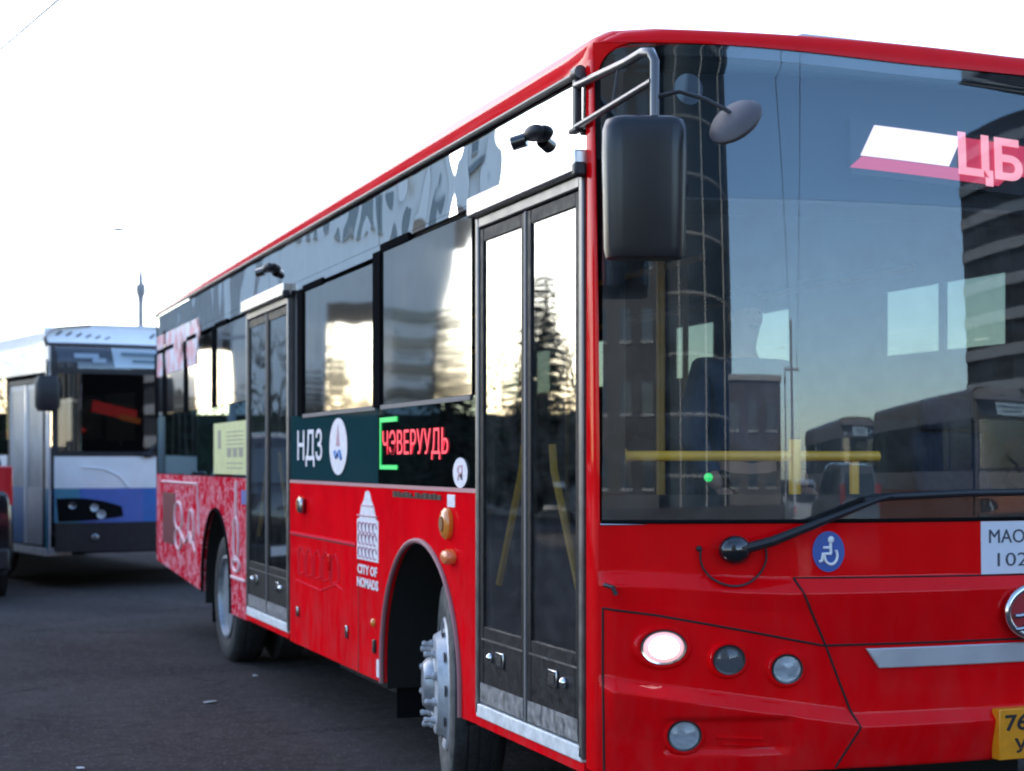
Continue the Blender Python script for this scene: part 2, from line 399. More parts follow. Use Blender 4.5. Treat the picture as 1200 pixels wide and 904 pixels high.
def fy(u, z):
    k = min(max((z-1.33)/1.6, 0), 1); t = abs(2*u/WB-1)
    b = .27
    return .05*k*k-b*(1-t**2.4)
def FP(u, z, off=0.):
    e = .004; uu = min(max(u, .004), WB-.004)
    sl = (fy(uu+e, z)-fy(uu-e, z))/(2*e); n = Vector((sl, -1, 0)).normalized()
    p = Vector((u, fy(u, z), z))+n*off
    return p
def diag(z):           # right edge of the lamp panel
    return pl(z, [(.45, .80), (.47, .819), (.61, .90), (.895, .787), (1.135, .677)])
def mir(u): return u if u <= BC else WB-u
def disp(u, z):
    """relief of the front: ledges and bulges, in metres"""
    v = mir(u)
    main = pl(z, [(.44, .015), (.47, .035), (.60, .064), (.613, .066), (.652, .030), (.79, .022), (.90, .022), (1.07, .044), (1.085, .046), (1.135, .004), (1.336, .0)])
    zt = .806-.134*(v/.851)
    ztl = 1.165-.03*ss(v, 0, .7)
    lamp = pl(z, [(.44, .02), (zt-.20, .030), (zt-.06, .058), (zt-.045, .060), (zt, .018), (ztl-.115, .030), (ztl-.062, .040), (ztl-.05, .042), (ztl, .0)])
    # recess round the fog lamp
    q = ss(v, .20, .27)*(1-ss(v, .60, .70))*ss(z, .515, .55)*(1-ss(z, .635, .665))
    lamp -= .018*q
    w = ss(v, diag(z)-.012, diag(z)+.012)
    d = lamp*(1-w)+main*w
    return d*ss(v, .0, .07)
def FD(u, z, off=0.): return FP(u, z, disp(u, z)+off)
ZB, ZW0, ZW1 = .462, 1.336, 3.02
def sag(u): return .035*ss(mir(u), .3, 1.3)

# --- front panel (below the windshield): one relief sheet with thickness
us = sorted(set([round(x, 4) for x in lin(.012, .9, 150)+lin(.9, BC, 50)])); us = us+[WB-u for u in us[::-1][1:]]
front = MB().slab(FD, us, lin(ZB, ZW0, 150), 0, -.03).build("front_panel", RED, bus, smooth=60)

# corner pillars: rounded edge between side and front
def pillar(mirror=False):
    m = MB(); zs = [ZB, .7, 1.0, ZW0, 1.6, 2.0, 2.4, 2.7, 2.96]
    sec = []
    for z in zs:
        e = FP(.016, z); row = []
        P0, P1, P2 = Vector((0.0, .075, z)), Vector((-.001, .0, z)), Vector((e.x, e.y, z))
        row.append(Vector((.03, .075, z)))
        for t in lin(0, 1, 9): row.append(P0*(1-t)**2+P1*2*t*(1-t)+P2*t*t)
        row.append(Vector((e.x+.015, e.y+.04, z)))
        sec.append(row)
    n = len(sec[0])
    V = [v for r in sec for v in r]
    if mirror: V = [Vector((WB-v.x, v.y, v.z)) for v in V]
    F = [(j*n+i, j*n+(i+1) % n, (j+1)*n+(i+1) % n, (j+1)*n+i) for j in range(len(zs)-1) for i in range(n)]
    F += [tuple(range(n)), tuple(range((len(zs)-1)*n, len(zs)*n))]
    return m.add(V, F)
pillar().build("corner_pillar", RED, bus); pillar(True).build("corner_pillar", RED, bus)

# --- windshield glass, upper tinted part over the destination box, dark border
zs_split = 2.475
def wind_u(z):         # left glass edge, with a rounded top corner
    c = max(0, z-(ZW1-.12)); return .022+.014*((z-ZW0)/1.65)+ (.12-math.sqrt(max(0, .12**2-c*c)))
def WS(a, z, off=0.):
    l = wind_u(z); u = l+(WB-2*l)*a; return FP(u, z-sag(u)*ss(z, 2.6, ZW1), off)
MB().slab(WS, lin(0, 1, 70), lin(ZW0+.004, zs_split, 36), .004, .0015).build("windshield", G_WIND, bus, smooth=60)
MB().slab(WS, lin(0, 1, 70), lin(zs_split+.001, ZW1, 26), .004, .0015).build("upper_windshield", G_DARK, bus, smooth=60)
frit = MB()
frit.slab(lambda a, z, o: WS(a, z, o), lin(0.001, .999, 60), [ZW0+.006, 1.36, 1.40, 1.431], -.004, -.012)
for s in (0, 1):
    frit.slab(lambda a, z, o: WS(a if s == 0 else 1-a, z, o), lin(.001, .024, 5), lin(1.433, ZW1-.042, 30), -.004, -.012)
frit.slab(WS, lin(.001, .999, 60), lin(ZW1-.04, ZW1-.002, 6), -.004, -.012)
frit.build("windshield_border", BLKG, bus)
seal = MB(); seal.tube([FP(u, ZW0, .004) for u in lin(.02, WB-.02, 60)], .007, 8); seal.build("windshield_seal", RUB, bus)
glint = MB(); glint.tube([FP(u, ZW0-.009, .004) for u in lin(.018, .17, 12)], lin(.0045, .001, 12), 8)  # chrome sliver shaped as the highlight on the rubber seal
glint.build("seal_glint", CHROME, bus)

# --- roof shell: side crown radius, header above the windshield
def roofsec(y):        # closed half profile x(z): from gutter to centre
    P = [(0.0, 2.925), (.005, 2.975), (.020, 3.025), (.05, 3.062), (.10, 3.088), (.25, 3.100), (.7, 3.094), (BC, 3.082)]
    return P+[(WB-x, z) for x, z in P[::-1][1:]]
def header_pt(x, z):   # front edge of the roof follows the bow
    return fy(min(max(x, .0), WB), 2.98)
RS = roofsec(0); m = MB(); ys = [0, .03, .07, .12, .3, 1, 2, 3, 4, 5, 6, 7, 8, 9, 10, LB]
V = []
for j, y in enumerate(ys):
    for (x, z) in RS:
        f = header_pt(x, z); k = [1, .97, .87, .6, .2, 0][min(j, 5)]
        yy = y+(f-.0)*k if j < 6 else y
        dz = [-.085, -.028, -.008, 0, 0, 0][min(j, 5)]
        zz = 2.925+(z+dz-2.925) if j else max(2.935, z-.085)
        V.append((x, yy, max(zz, 2.925)))
n = len(RS)
m.add(V, [(j*n+i, j*n+i+1, (j+1)*n+i+1, (j+1)*n+i) for j in range(len(ys)-1) for i in range(n-1)])
ro = m.build("roof", RED, bus, smooth=70)
# header strip that closes the gap over the glass
MB().slab(lambda u, z, o: FP(u, z, o), lin(.012, WB-.012, 70), [2.93, 2.96, ZW1-.0, 3.0, 3.02, 3.035], .008, -.03).build("header_panel", RED, bus, smooth=60) if False else None
hd = MB()
def HP(u, t, o):
    zt = pl(mir(u), [(.0, 2.97), (.03, 3.034), (.06, 3.058), (.11, 3.078), (.25, 3.090), (.7, 3.084), (BC, 3.072)])-.012
    z0 = ZW1-sag(u); z = z0+t*(zt-z0); return FP(u, z, o-.035*t*t)
hd.slab(HP, lin(.035, .25, 14)+lin(.3, WB-.3, 46)+lin(WB-.25, WB-.035, 14), lin(0, 1, 8), .010, -.03)
for s in (0, 1):       # rounded corner fillets outside the glass
    def CF(a, z, o, s=s):
        l = wind_u(min(z, ZW1)); u = .012+(l-.006-.012)*a; return FP(u if s == 0 else WB-u, z, o)
    hd.slab(CF, lin(0, 1, 6), lin(2.897, 3.019, 14), .008, -.02)
hd.build("header_panel", RED, bus, smooth=60)
MB().box((.12, 0.05, 3.0), (WB-.12, .3, 3.02)).build("roof_lining", INTC, bus)
# gutter rail
g = MB(); g.tube([(-.012, .10, 2.925), (-.012, LB, 2.925)], .013, 8)
g.cyl((-.016, .085, 2.926), (-.016, .13, 2.926), .024, n=12)
g.build("roof_gutter", mat("gutter_grey", (.05, .05, .055), .4), bus)
# roof pods
pod = MB().box((1.40, .95, 3.10), (1.97, 2.9, 3.425)); pod.build("roof_unit", mat("pale_roof_unit", (.55, .50, .52), .5), bus, bevel=.03)
MB().box((.5, 5.6, 3.10), (WB-.5, 7.9, 3.13)).build("roof_unit", MATS["pale_roof_unit"], bus, bevel=.03)

# --- side wall
def arc(cy, cz, r, z0, n=26, sq=1.0):
    """points along an arch opening from +y foot to -y foot (both at z0)"""
    a0 = math.asin(max(-1, (z0-cz)/r)); return [(cy+r*math.cos(a), cz+r*sq*math.sin(a)) for a in lin(a0, math.pi-a0, n)]
ZBELT, ZBELT2 = 1.425, 1.83
def bottom(y): return pl(y, [(0, .462), (1.3, .44), (2.6, .43), (6.6, .425), (7.7, .49), (LB, .61)])
def lower_panel(y0, y1, cy, r, x0, x1, zt=ZBELT, cz=.54):
    m = MB()
    top, bot = [], []
    ysl = lin(y0, cy-r, 6)
    for y in ysl: top.append((y, zt)); bot.append((y, bottom(y)))
    for a in lin(math.pi, 0, 29):
        y = cy+r*math.cos(a); z = cz+(1.175-cz)*math.sin(a)
        top.append((y, zt)); bot.append((y, max(z, bottom(y)+.001)))
    for y in lin(cy+r, y1, 6): top.append((y, zt)); bot.append((y, bottom(y)))
    return m.strip(top, bot, x0, x1)
FW, RW = 2.03, 7.19           # wheel stations
lower_panel(1.215, 4.675, FW, .605, 0, .025).build("side_panel", REDSIDE, bus)
lower_panel(6.00, LB, RW, .60, 0, .025).build("side_panel", WRAP, bus)
lower_panel(.08, LB-.0, FW, .605, WB-.025, WB).build("side_panel", REDSIDE, bus)
# arch lips
for cy, r in ((FW, .605), (RW, .60)):
    pts = [(-.004, cy+r*math.cos(a), .54+(1.175-.54)*math.sin(a)) for a in lin(0, math.pi, 33)]
    pts = [(-.004, cy+r, bottom(cy+r))]+pts+[(-.004, cy-r, bottom(cy-r))]
    lip = MB().tube(pts, .013, 8); lip.build("arch_lip", mat("dusty_arch_lip", (.30, .13, .14), .6) if cy < 5 else RUB, bus)
    w = MB()     # wheel well
    a_ = [(cy+(r-.004)*math.cos(a), .54+(1.171-.54)*math.sin(a)) for a in lin(0, math.pi, 25)]
    a_ = [(cy+r-.004, .40)]+a_+[(cy-r+.004, .40)]
    w.add([(.026, y, z) for y, z in a_]+[(.75, y, z) for y, z in a_], [(i, i+1, len(a_)+i+1, len(a_)+i) for i in range(len(a_)-1)]+[tuple(range(len(a_), 2*len(a_)))])
    w.build("wheel_well", mat("well_black", (.006, .006, .006), .9), bus)
# skirting seams & hatch lines on the lower side
sm = MB()
for y in (3.13, 3.08): sm.box((-.0015, y-.004, bottom(y)+.004), (.004, y+.004, 1.08)) if y == 3.08 else None
sm.box((-.0015, 3.14, 1.090), (.004, 4.66, 1.098))
sm.build("panel_gap", SEAM, bus)
MB().box((-.006, 3.14, 1.098), (.004, 4.66, 1.112)).build("trim_line", PINKL, bus)
MB().box((-.004, 1.217, ZBELT-.012), (.004, 4.673, ZBELT+.006)).build("belt_trim", mat("belt_trim_pink", (.55, .25, .26), .4), bus)
# small fittings on the red panel
for y, z, hm in ((3.30, .62, DCHROME), (2.76, .60, BLK)):
    MB().box((-.014, y-.018, z-.035), (.002, y+.018, z+.035)).build("hatch_latch", hm, bus, bevel=.006)
MB().box((-.016, 4.42, .60), (.002, 4.46, .66)).build("hatch_latch", DCHROME, bus, bevel=.006)
MB().box((-.006, 2.665, .45), (.001, 2.72, .54)).build("side_sticker", DECAL, bus)
MB().box((-.014, 3.66, .93), (.002, 3.72, 1.02)).build("hatch_latch", RED, bus, bevel=.006)
MB().sphere((-.002, 2.78, .72), .022, sc=(.8, 1, 1)).build("side_reflector", AMBER, bus)

def oval(c, ry, rz, h, m, name, extra=None, base=None):
    M = T(c) @ Matrix.Rotation(R(-90), 4, 'Y') @ Matrix.Diagonal((rz, ry, 1, 1))
    if base:
        b = MB().lathe([(1.25, 0), (1.25, .008), (1.1, .016)], M, 28).build(name+"_base", base, extra or bus)
    return MB().lathe([(1, 0), (1, h*.5), (.8, h*.85), (.35, h), (0.001, h)], M, 28).build(name, m, bus)
ind = oval((-.001, 1.588, 1.271), .060, .070, .035, AMBER, "side_indicator")
MB().lathe([(.6, 0), (.6, .006)], T((-.034, 1.588, 1.271)) @ Matrix.Rotation(R(-90), 4, 'Y') @ Matrix.Diagonal((.055, .045, 1, 1)), 20).build("indicator_mark", mat("brown_mark", (.22, .08, .02), .5), ind)
oval((-.001, 1.545, 1.126), .060, .034, .045, mat("orange_marker", (.78, .20, .06), .3, coat=.5), "side_marker")
oval((-.001, 4.36, 1.281), .06, .05, .03, AMBER, "side_indicator")
MB().box((-.04, 4.25, 1.235), (0, 4.33, 1.325)).build("door_button_box", DCHROME, bus, bevel=.015)

# belt glass, pillars, windows, upper band
XG = .004
def sheet(y0, y1, z0, z1, x=XG, th=.004, ny=2, nz=2): return MB().box((x, y0, z0), (x+th, y1, z1))
sheet(1.215, 2.715, ZBELT+.008, ZBELT2-.004).build("belt_glass", G_BELT, bus, smooth=0)
sheet(2.725, 4.672, ZBELT+.008, ZBELT2-.004).build("belt_glass", mat("teal_belt_film", (.014, .045, .052), .5, spec=0., coat=.05), bus, smooth=0)
wins = [(1.30, 2.66, ZBELT2, 2.60), (2.755, 4.33, ZBELT2, 2.565),
        (6.03, 7.22, 1.97, 2.57), (7.32, 8.54, 1.97, 2.56), (8.63, 9.72, 1.97, 2.555), (9.80, 10.22, 1.97, 2.55)]
for (y0, y1, z0, z1) in wins:
    w = sheet(y0, y1, z0+.003, z1).build("side_window", G_SIDE, bus, smooth=0)
    fr = MB()
    fr.box((-.008, y1-.0, z0-.01), (.03, y1+.13, z1+.012))                      # thick rear bar
    fr.box((-.006, y1-.48, z1+.001), (.02, y1-.0, z1+.040))                       # top bar
    fr.build("window_frame", RUB, w, bevel=.004)
    if y0 < 5:
        MB().box((-.004, y0, z0-.022), (.03, y1, z0)).build("window_sill", mat("sill_grey", (.10, .10, .115), .5), w)
        MB().box((.012, y0+.02, 2.28), (.022, y1-.02, 2.30)).build("slider_rail", BLK, w)
sheet(6.0, LB-.02, ZBELT+.008, 1.966).build("belt_glass", G_BELT, bus, smooth=0)
# upper band in a few long glossy panels
for y0, y1 in ((.085, 2.70), (2.706, 5.30), (5.306, 7.9), (7.906, LB-.02)):
    MB().grid(lambda y, z: (.004, y, z), lin(y0, y1, 3), [2.602 if y1 < 5 else 2.655, 2.91]).build("upper_band", G_BAND, bus, smooth=0) if False else sheet(y0, y1, 2.645, 2.912).build("upper_band", G_BAND, bus, smooth=0)
for y0, y1, z0 in ((1.215, 2.66, 2.627), (2.66, 4.672, 2.593), (6.0, LB-.02, 2.60)):
    sheet(y0, y1, z0, 2.643).build("upper_band", G_BAND, bus, smooth=0)
# structural posts behind the glass
post = MB()
for (y0, y1) in ((1.20, 1.30), (2.66, 2.76), (4.58, 4.70), (5.98, 6.06), (7.22, 7.34), (8.54, 8.66), (9.72, 9.82), (10.2, LB)):
    post.box((.03, y0, ZBELT-.1), (.07, y1, 2.92))
post.box((.03, .09, 2.62), (.07, LB, 2.92)); post.box((.03, 1.2, .45), (.06, 1.40, 1.42)); post.box((.03, 2.66, .45), (.06, 4.70, 1.80)); post.box((.03, 5.98, .47), (.06, 6.55, 1.9)); post.box((.03, 7.82, .60), (.06, LB, 1.95)); post.box((.03, 1.2, 1.24), (.06, 2.7, 1.78)); post.box((.03, 6.55, 1.24), (.06, 7.82, 1.9))
post.build("side_frame", INT, bus)

# pink wrap figures printed on the rear upper corner
def print_mat():
    m = bpy.data.materials.new("patchy_pink_print"); m.use_nodes = True
    N, L = m.node_tree.nodes, m.node_tree.links; p = _p(m); out = N["Material Output"]
    tc = N.new("ShaderNodeTexCoord"); nz = N.new("ShaderNodeTexNoise"); nz.inputs["Scale"].default_value = 2.6; nz.inputs["Detail"].default_value = 4
    L.new(tc.outputs["Object"], nz.inputs["Vector"])
    n2 = N.new("ShaderNodeTexNoise"); n2.inputs["Scale"].default_value = 5; L.new(tc.outputs["Object"], n2.inputs["Vector"])
    cr = N.new("ShaderNodeValToRGB"); cr.color_ramp.elements[0].position = .40; cr.color_ramp.elements[0].color = (.55, .14, .26, 1)
    cr.color_ramp.elements[1].position = .60; cr.color_ramp.elements[1].color = (.50, .55, .72, 1); L.new(n2.outputs["Fac"], cr.inputs[0]); L.new(cr.outputs[0], p.inputs["Base Color"])
    mr = N.new("ShaderNodeMapRange"); mr.inputs[1].default_value = .38; mr.inputs[2].default_value = .47; L.new(nz.outputs["Fac"], mr.inputs[0])
    L.new(mr.outputs[0], p.inputs["Alpha"]); p.inputs["Roughness"].default_value = .4
    return m
MB().box((-.003, 7.9, 2.34), (-.001, LB-.03, 2.72)).build("printed_figure", print_mat(), bus, smooth=0)

# decals on the side. SP maps reading direction (towards the front = -y)
def SP(a, b, off): return Vector((-off, -a, b))
def side_text(s, y0, y1, z0, z1, m, off=.003, name="lettering", parent=None, bold=.0, xo=0.):
    return text(s, SP, -y0, -y1, z0, z1, off-xo, bold=bold).build(name, m, parent or bus, smooth=0)
side_text("НДЗ", 4.47, 3.86, 1.515, 1.735, DECAL, off=.001, name="route_number", bold=.01)
dis = MB().lathe([(1, 0), (1, .003)], T((.001, 3.50, 1.628)) @ Matrix.Rotation(R(-90), 4, 'Y') @ Matrix.Diagonal((.158, .19, 1, 1)), 40).build("round_sticker", DECAL, bus)
mk = MB(); mk.tube([SP(-3.56, 1.60, .004), SP(-3.53, 1.57, .004), SP(-3.46, 1.60, .004), SP(-3.42, 1.56, .004)], .012, 6); mk.build("sticker_mark", mat("sticker_blue", (.10, .22, .50), .5), dis)
mk = MB(); mk.prism([SP(-3.54, 1.63, .0025), SP(-3.46, 1.63, .0025), SP(-3.50, 1.75, .0025)], (-.002, 0, 0)); mk.build("sticker_mark", mat("sticker_rose", (.55, .30, .36), .5), dis)
rs = MB().lathe([(1, 0), (1, .003)], T((.001, 1.432, 1.497)) @ Matrix.Rotation(R(-90), 4, 'Y') @ Matrix.Diagonal((.066, .095, 1, 1)), 36).build("round_sticker", DECAL, bus)
MB().add(*(lambda t: (t.v, t.f))(text("Я", SP, -1.468, -1.398, 1.465, 1.53, .0025, bold=.0))).build("sticker_mark", mat("sticker_rose", (.55, .3, .36), .5), rs, smooth=0)
# LED destination sign in the belt glass
led = MB().box((.009, 1.55, 1.49), (.03, 2.70, 1.78)).build("side_display", mat("led_board", (.006, .006, .007), .5), bus)
def SPI(a, b, off): return Vector((.008-off, -a, b))
text("ЧЭВЕРУУДЬ", lambda a, b, o: Vector((.003-o, -a, b)), -2.63, -1.60, 1.555, 1.70, .002).build("led_lettering", LEDR, led, smooth=0)
gb = MB()
gb.box((-.001, 2.38, 1.742), (.003, 2.68, 1.766)); gb.box((-.001, 2.38, 1.506), (.003, 2.68, 1.528)); gb.box((-.001, 2.662, 1.528), (.003, 2.68, 1.742))
gb.build("led_frame", LEDG, led)
bd_ = MB(); yb = 2.44
for w_, up in ((.05, 1), (.06, 1), (.05, .8), (.07, 1), (.05, .8), (.03, .3), (.06, 1), (.05, .8), (.06, 1), (.07, .9), (.05, 1), (.06, .8)):
    bd_.box((-.004, yb-w_, 1.372), (.001, yb, 1.372+.028*up)); yb -= w_+.008
bd_.build("badge_strip", mat("dark_badge", (.06, .05, .05), .3, metal=.6), bus)
MB().box((-.004, 1.50, 1.345), (.001, 1.60, 1.40)).build("side_sticker", DECAL, bus)
# city emblem and words
em = MB(); poly = [(2.70, 1.03), (2.70, 1.24), (2.745, 1.25), (2.78, 1.31), (2.83, 1.345), (2.86, 1.385), (2.90, 1.395), (2.94, 1.385), (2.97, 1.345), (3.02, 1.31), (3.055, 1.25), (3.10, 1.24), (3.10, 1.03)]
em.plate(poly, -.003, .001); eo = em.build("city_emblem", DECAL, bus, smooth=0)
mk = MB()
for yy in (2.76, 2.83, 2.90, 2.97, 3.04):
    for zz in (1.07, 1.14, 1.20):
        mk.tube([SP(-yy+.035*math.cos(a), zz+.028*math.sin(a), .0045) for a in lin(0, 5.2, 9)], .004, 5)
mk.tube([SP(-2.71, 1.262, .0045), SP(-3.09, 1.262, .0045)], .004, 5); mk.tube([SP(-2.79, 1.315, .0045), SP(-3.01, 1.315, .0045)], .004, 5)
mk.build("emblem_pattern", mat("mauve_line", (.45, .22, .28), .6), eo)
side_text("CITY OF", 3.09, 2.72, .955, 1.005, DECAL, off=.002, name="emblem_lettering", bold=.035)
side_text("NOMADS", 3.10, 2.70, .885, .937, DECAL, off=.002, name="emblem_lettering", bold=.035)
# faint line drawing on the panel
for k in range(5):
    y0 = 4.45-.2*k
    MB().tube([SP(-y0, .86, .002), SP(-y0+.01, 1.0, .002), SP(-y0+.09, 1.03, .002), SP(-y0+.15, .98, .002), SP(-y0+.16, .88, .002), SP(-y0+.03, .86, .002)], .0035, 5).build("line_drawing", PINKL, bus)
ld = MB().tube([SP(-4.5, .82, .002), SP(-3.9, .80, .002), SP(-3.55, .86, .002), SP(-3.4, .84, .002)], .0035, 5)
ld.build("line_drawing", PINKL, bus)
# line art on the wrapped rear panel
WLINE = mat("pale_print_line", (.80, .55, .57), .5)
def loop(cy, cz, ry, rz, r=.012): MB().tube([SP(-(cy+ry*math.cos(a)), cz+rz*math.sin(a), .004) for a in lin(0, 2*math.pi, 25)[:-1]], r, 6, closed=True).build("printed_loop", WLINE, bus)
loop(8.95, 1.07, .2, .12); loop(8.95, .87, .17, .09); loop(8.3, 1.0, .12, .14); loop(6.38, .98, .09, .16); loop(6.38, .80, .12, .05)
MB().tube([SP(-6.38, 1.14, .004), SP(-6.38, 1.40, .004)], .012, 6).build("printed_line", WLINE, bus)
MB().tube([SP(-6.05, .70, .004), SP(-6.55, .70, .004)], .012, 6).build("printed_line", WLINE, bus)
MB().tube([SP(-9.9, 1.36, .004), SP(-8.0, 1.36, .004), SP(-7.9, .95, .004)], .010, 6).build("printed_line", WLINE, bus)
MB().tube([SP(-8.9, .95, .004), SP(-8.6, .85, .004), SP(-8.35, .95, .004), SP(-8.1, .8, .004)], .012, 6).build("printed_line", WLINE, bus)
MB().box((-.006, 9.15, .80), (.002, 9.85, 1.26)).build("intake_grille", mat("maroon_grille", (.14, .008, .012), .7, bump=.3, bscale=60), bus)
MB().box((-.003, 6.03, 1.24), (.001, 6.2, 1.34)).build("side_sticker", mat("blue_print", (.05, .10, .35), .5), bus)
# green-yellow poster
po = MB().box((-.001, 6.03, 1.448), (.003, 7.28, 1.835)).build("poster", ADV, bus)
pk = MB()
for i in range(5): pk.box((-.003, 6.12, 1.76-.03*i-.004), (-.0005, 6.75, 1.76-.03*i+.004))
for i in range(3): pk.box((-.003, 6.14+.22*i, 1.575), (-.0005, 6.29+.22*i, 1.635))
for i in range(2): pk.box((-.003, 6.15, 1.53-.035*i-.004), (-.0005, 6.75, 1.53-.035*i+.004))
pk.box((-.003, 6.98, 1.64), (-.0005, 7.10, 1.78))
pk.build("poster_print", mat("poster_ink", (.30, .26, .20), .6), po)

# side cameras on the upper band
for y, z in ((.535, 2.795), (5.24, 2.815)):
    c = MB().sphere((-.012, y, z), .052, sc=(.75, 1.25, .62)).build("side_camera", BLK, bus)
    MB().cyl((-.03, y+.04, z-.018), (-.075, y+.075, z-.032), .028, n=16).build("camera_lens", BLKG, c)

# --- doors
def door(y0, y1, zb, zt, deco):
    d = MB(); fw = .035
    d.box((-.012, y0, zb), (.03, y0+fw, zt)); d.box((-.012, y1-fw, zb), (.03, y1, zt)); d.box((-.010, y0+fw, zt-.045), (.03, y1-fw, zt))
    o = d.build("door", ALUD, bus, bevel=.006)
    h = MB().box((-.045, y0-.012, zt+.004), (.02, y1+.015, zt+.085)); h.build("door_header", ALU, o, bevel=.008)
    MB().box((-.047, y0-.02, zt-.012), (.0, y0+.02, zt+.04)).build("header_cap", BLK, o, bevel=.01)
    mid = (y0+y1)/2
    for k, (a, b) in enumerate(((y0+fw+.006, mid-.012), (mid+.012, y1-fw-.006))):
        lf = MB(); st = .040; gz = zb+.37
        lf.box((-.004, a, zb+.05), (.022, a+st, zt-.052)); lf.box((-.004, b-st, zb+.05), (.022, b, zt-.052))
        lf.box((-.003, a+st, zt-.105), (.022, b-st, zt-.052)); lf.box((-.003, a+st, zb+.05), (.022, b-st, gz))
        L_ = lf.build("door_leaf", DOORB, o, bevel=.004)
        MB().box((.004, a+st, gz), (.009, b-st, zt-.105)).build("door_glass", G_DOOR, L_, smooth=0)
        MB().box((-.006, a+.02, gz-.055), (-.003, b-.02, gz-.048)).build("panel_line", ALUD, L_)
        MB().box((-.007, a+.012, zb+.055), (-.0035, b-.012, zb+.135)).build("kick_plate", KICK, L_)
        s_ = 1 if k == 0 else -1
        cy = (a+b)/2+s_*(-.01)
        rc = MB().box((-.012, cy-.045, gz-.15), (-.003, cy+.045, gz-.085)).build("latch_plate", DCHROME, L_, bevel=.008)
        MB().box((-.014, cy-.028, gz-.135), (-.0115, cy+.028, gz-.10)).build("latch_slot", INK, rc)
        ky = cy-s_*.11
        MB().sphere((-.006, ky, gz-.118), .020, sc=(1, 1, 1)).build("lock_knob", CHROME, L_)
        ra = MB(); yc = (a+b)/2
        ra.tube([(.045, yc-s_*.16, zb+.55), (.045, yc+s_*.10, zb+1.02), (.045, yc+s_*.12, zb+1.12)], .015, 8)
        ra.build("grab_rail", YEL, L_)
    rs_ = MB().box((-.010, mid-.010, zb+.05), (.02, mid+.010, zt-.05)); rs_.build("door_seal", mat("grey_seal", (.16, .15, .15), .5), o, bevel=.004)
    MB().box((-.012, y0+.01, zb-.012), (.25, y1-.01, zb+.045)).build("step_edge", SILL, o, bevel=.006)
    MB().box((-.004, y0, zb-.048), (.02, y1, zb-.013)).build("step_skirt", REDSIDE, o)
    return o
door(.083, 1.212, .49, 2.565, 1)
door(4.69, 5.99, .485, 2.575, 2)

# --- wheels
def wheel(cx, cy, cz, steer, front=True):
    M = T((cx, cy, cz)) @ Matrix.Rotation(steer, 4, 'Z') @ Matrix.Rotation(R(-90), 4, 'Y')      # local z -> -x (outwards)
    r = cz
    t = MB().lathe([(.29, -.20), (.36, -.245), (.44, -.25), (r-.02, -.235), (r, -.20), (r, -.05), (r-.022, -.012), (.46, .0), (.40, .006), (.36, .0), (.305, -.025), (.295, -.12)], M, 56, False)
    if front:
        o = t.build("wheel", [TYRE, TYREW], bus)
        for p in o.data.polygons:
            c = M.inverted() @ p.center
            if c.z > -.025 and math.hypot(c.x, c.y) < r-.012: p.material_index = 1
    else: o = t.build("wheel", TYRE, bus)
    # tread grooves
    gr = MB()
    for h in (-.07, -.12, -.17): gr.lathe([(r+.0005, h-.006), (r+.0015, h), (r+.0005, h+.006)], M, 56)
    gr.build("tread_groove", INK, o)
    if front:
        rim = MB().lathe([(.305, -.03), (.312, -.004), (.300, .004), (.285, -.02), (.265, -.015), (.23, .045), (.165, .055), (.15, .05)], M, 48)
        ro_ = rim.build("rim", RIMW, o)
        hub = MB().lathe([(.15, .045), (.13, .055), (.122, .08), (.105, .095), (.10, .10), (.001, .102)], M, 32).build("hub", RIMG, o)
        hl = MB()
        for k in range(10):
            a = 2*math.pi*(k+.5)/10; hl.lathe([(.026, .0), (.026, .003), (.001, .004)], M @ T((.250*math.cos(a), .250*math.sin(a), .014)), 12)
        hl.build("rim_hole", INK, ro_)
        for k in range(10):
            a = 2*math.pi*k/10; P = M @ T((.188*math.cos(a), .188*math.sin(a), .05))
            MB().lathe([(.019, 0), (.019, .016), (.012, .018), (.012, .038), (.015, .040), (.013, .052), (.001, .054)], P, 10).build("lug_bolt", RIMW, o)
    else:
        rim = MB().lathe([(.315, -.03), (.318, .0), (.300, .004), (.290, -.02), (.275, -.10), (.23, -.135), (.10, -.14), (.09, -.09), (.001, -.085)], M, 48)
        ro_ = rim.build("rim", RIMG, o)
        for k in range(10):
            a = 2*math.pi*k/10
            MB().lathe([(.018, 0), (.018, .03), (.001, .032)], M @ T((.17*math.cos(a), .17*math.sin(a), -.138)), 8).build("lug_bolt", DCHROME, o)
        MB().lathe([(.30, -.32), (.44, -.34), (r, -.36), (r, -.54), (.44, -.57), (.30, -.55)], M, 40, False).build("inner_tyre", TYRE, o)
    return o
wheel(.125, FW, .50, R(-14))
wheel(.075, RW, .50, 0, False)
for cy in (FW, RW):
    M = T((WB-.08, cy, .5)) @ Matrix.Rotation(R(90), 4, 'Y')
    MB().lathe([(.29, -.20), (.44, -.25), (.48, -.235), (.50, -.20), (.50, -.05), (.478, -.012), (.40, .006), (.305, -.025), (.1, -.05), (.001, -.05)], M, 40).build("wheel", TYRE, bus)
for cy in (FW, RW):
    MB().box((.09, cy+.64, .24), (.72, cy+.655, .56)).build("arch_shade_flap", RUB, bus)  # black flaps added where the arch shade runs down to the ground
# underbody, low boxes added to block light and darken the ground below
MB().box((.2, .25, .40), (WB-.2, 1.2, .47)).box((.76, 1.0, .30), (WB-.76, 9.8, .50)).box((.3, 2.75, .26), (.75, 4.6, .46)).box((2.3, .4, .25), (WB-.1, 9.9, .45)).box((.9, .5, .22), (2.2, 1.5, .4)).box((.5, 1.95, .38), (WB-.5, 2.1, .55)).box((.5, 7.1, .38), (WB-.5, 7.28, .6)).build("underbody", mat("underbody_black", (.01, .01, .01), .9), bus)

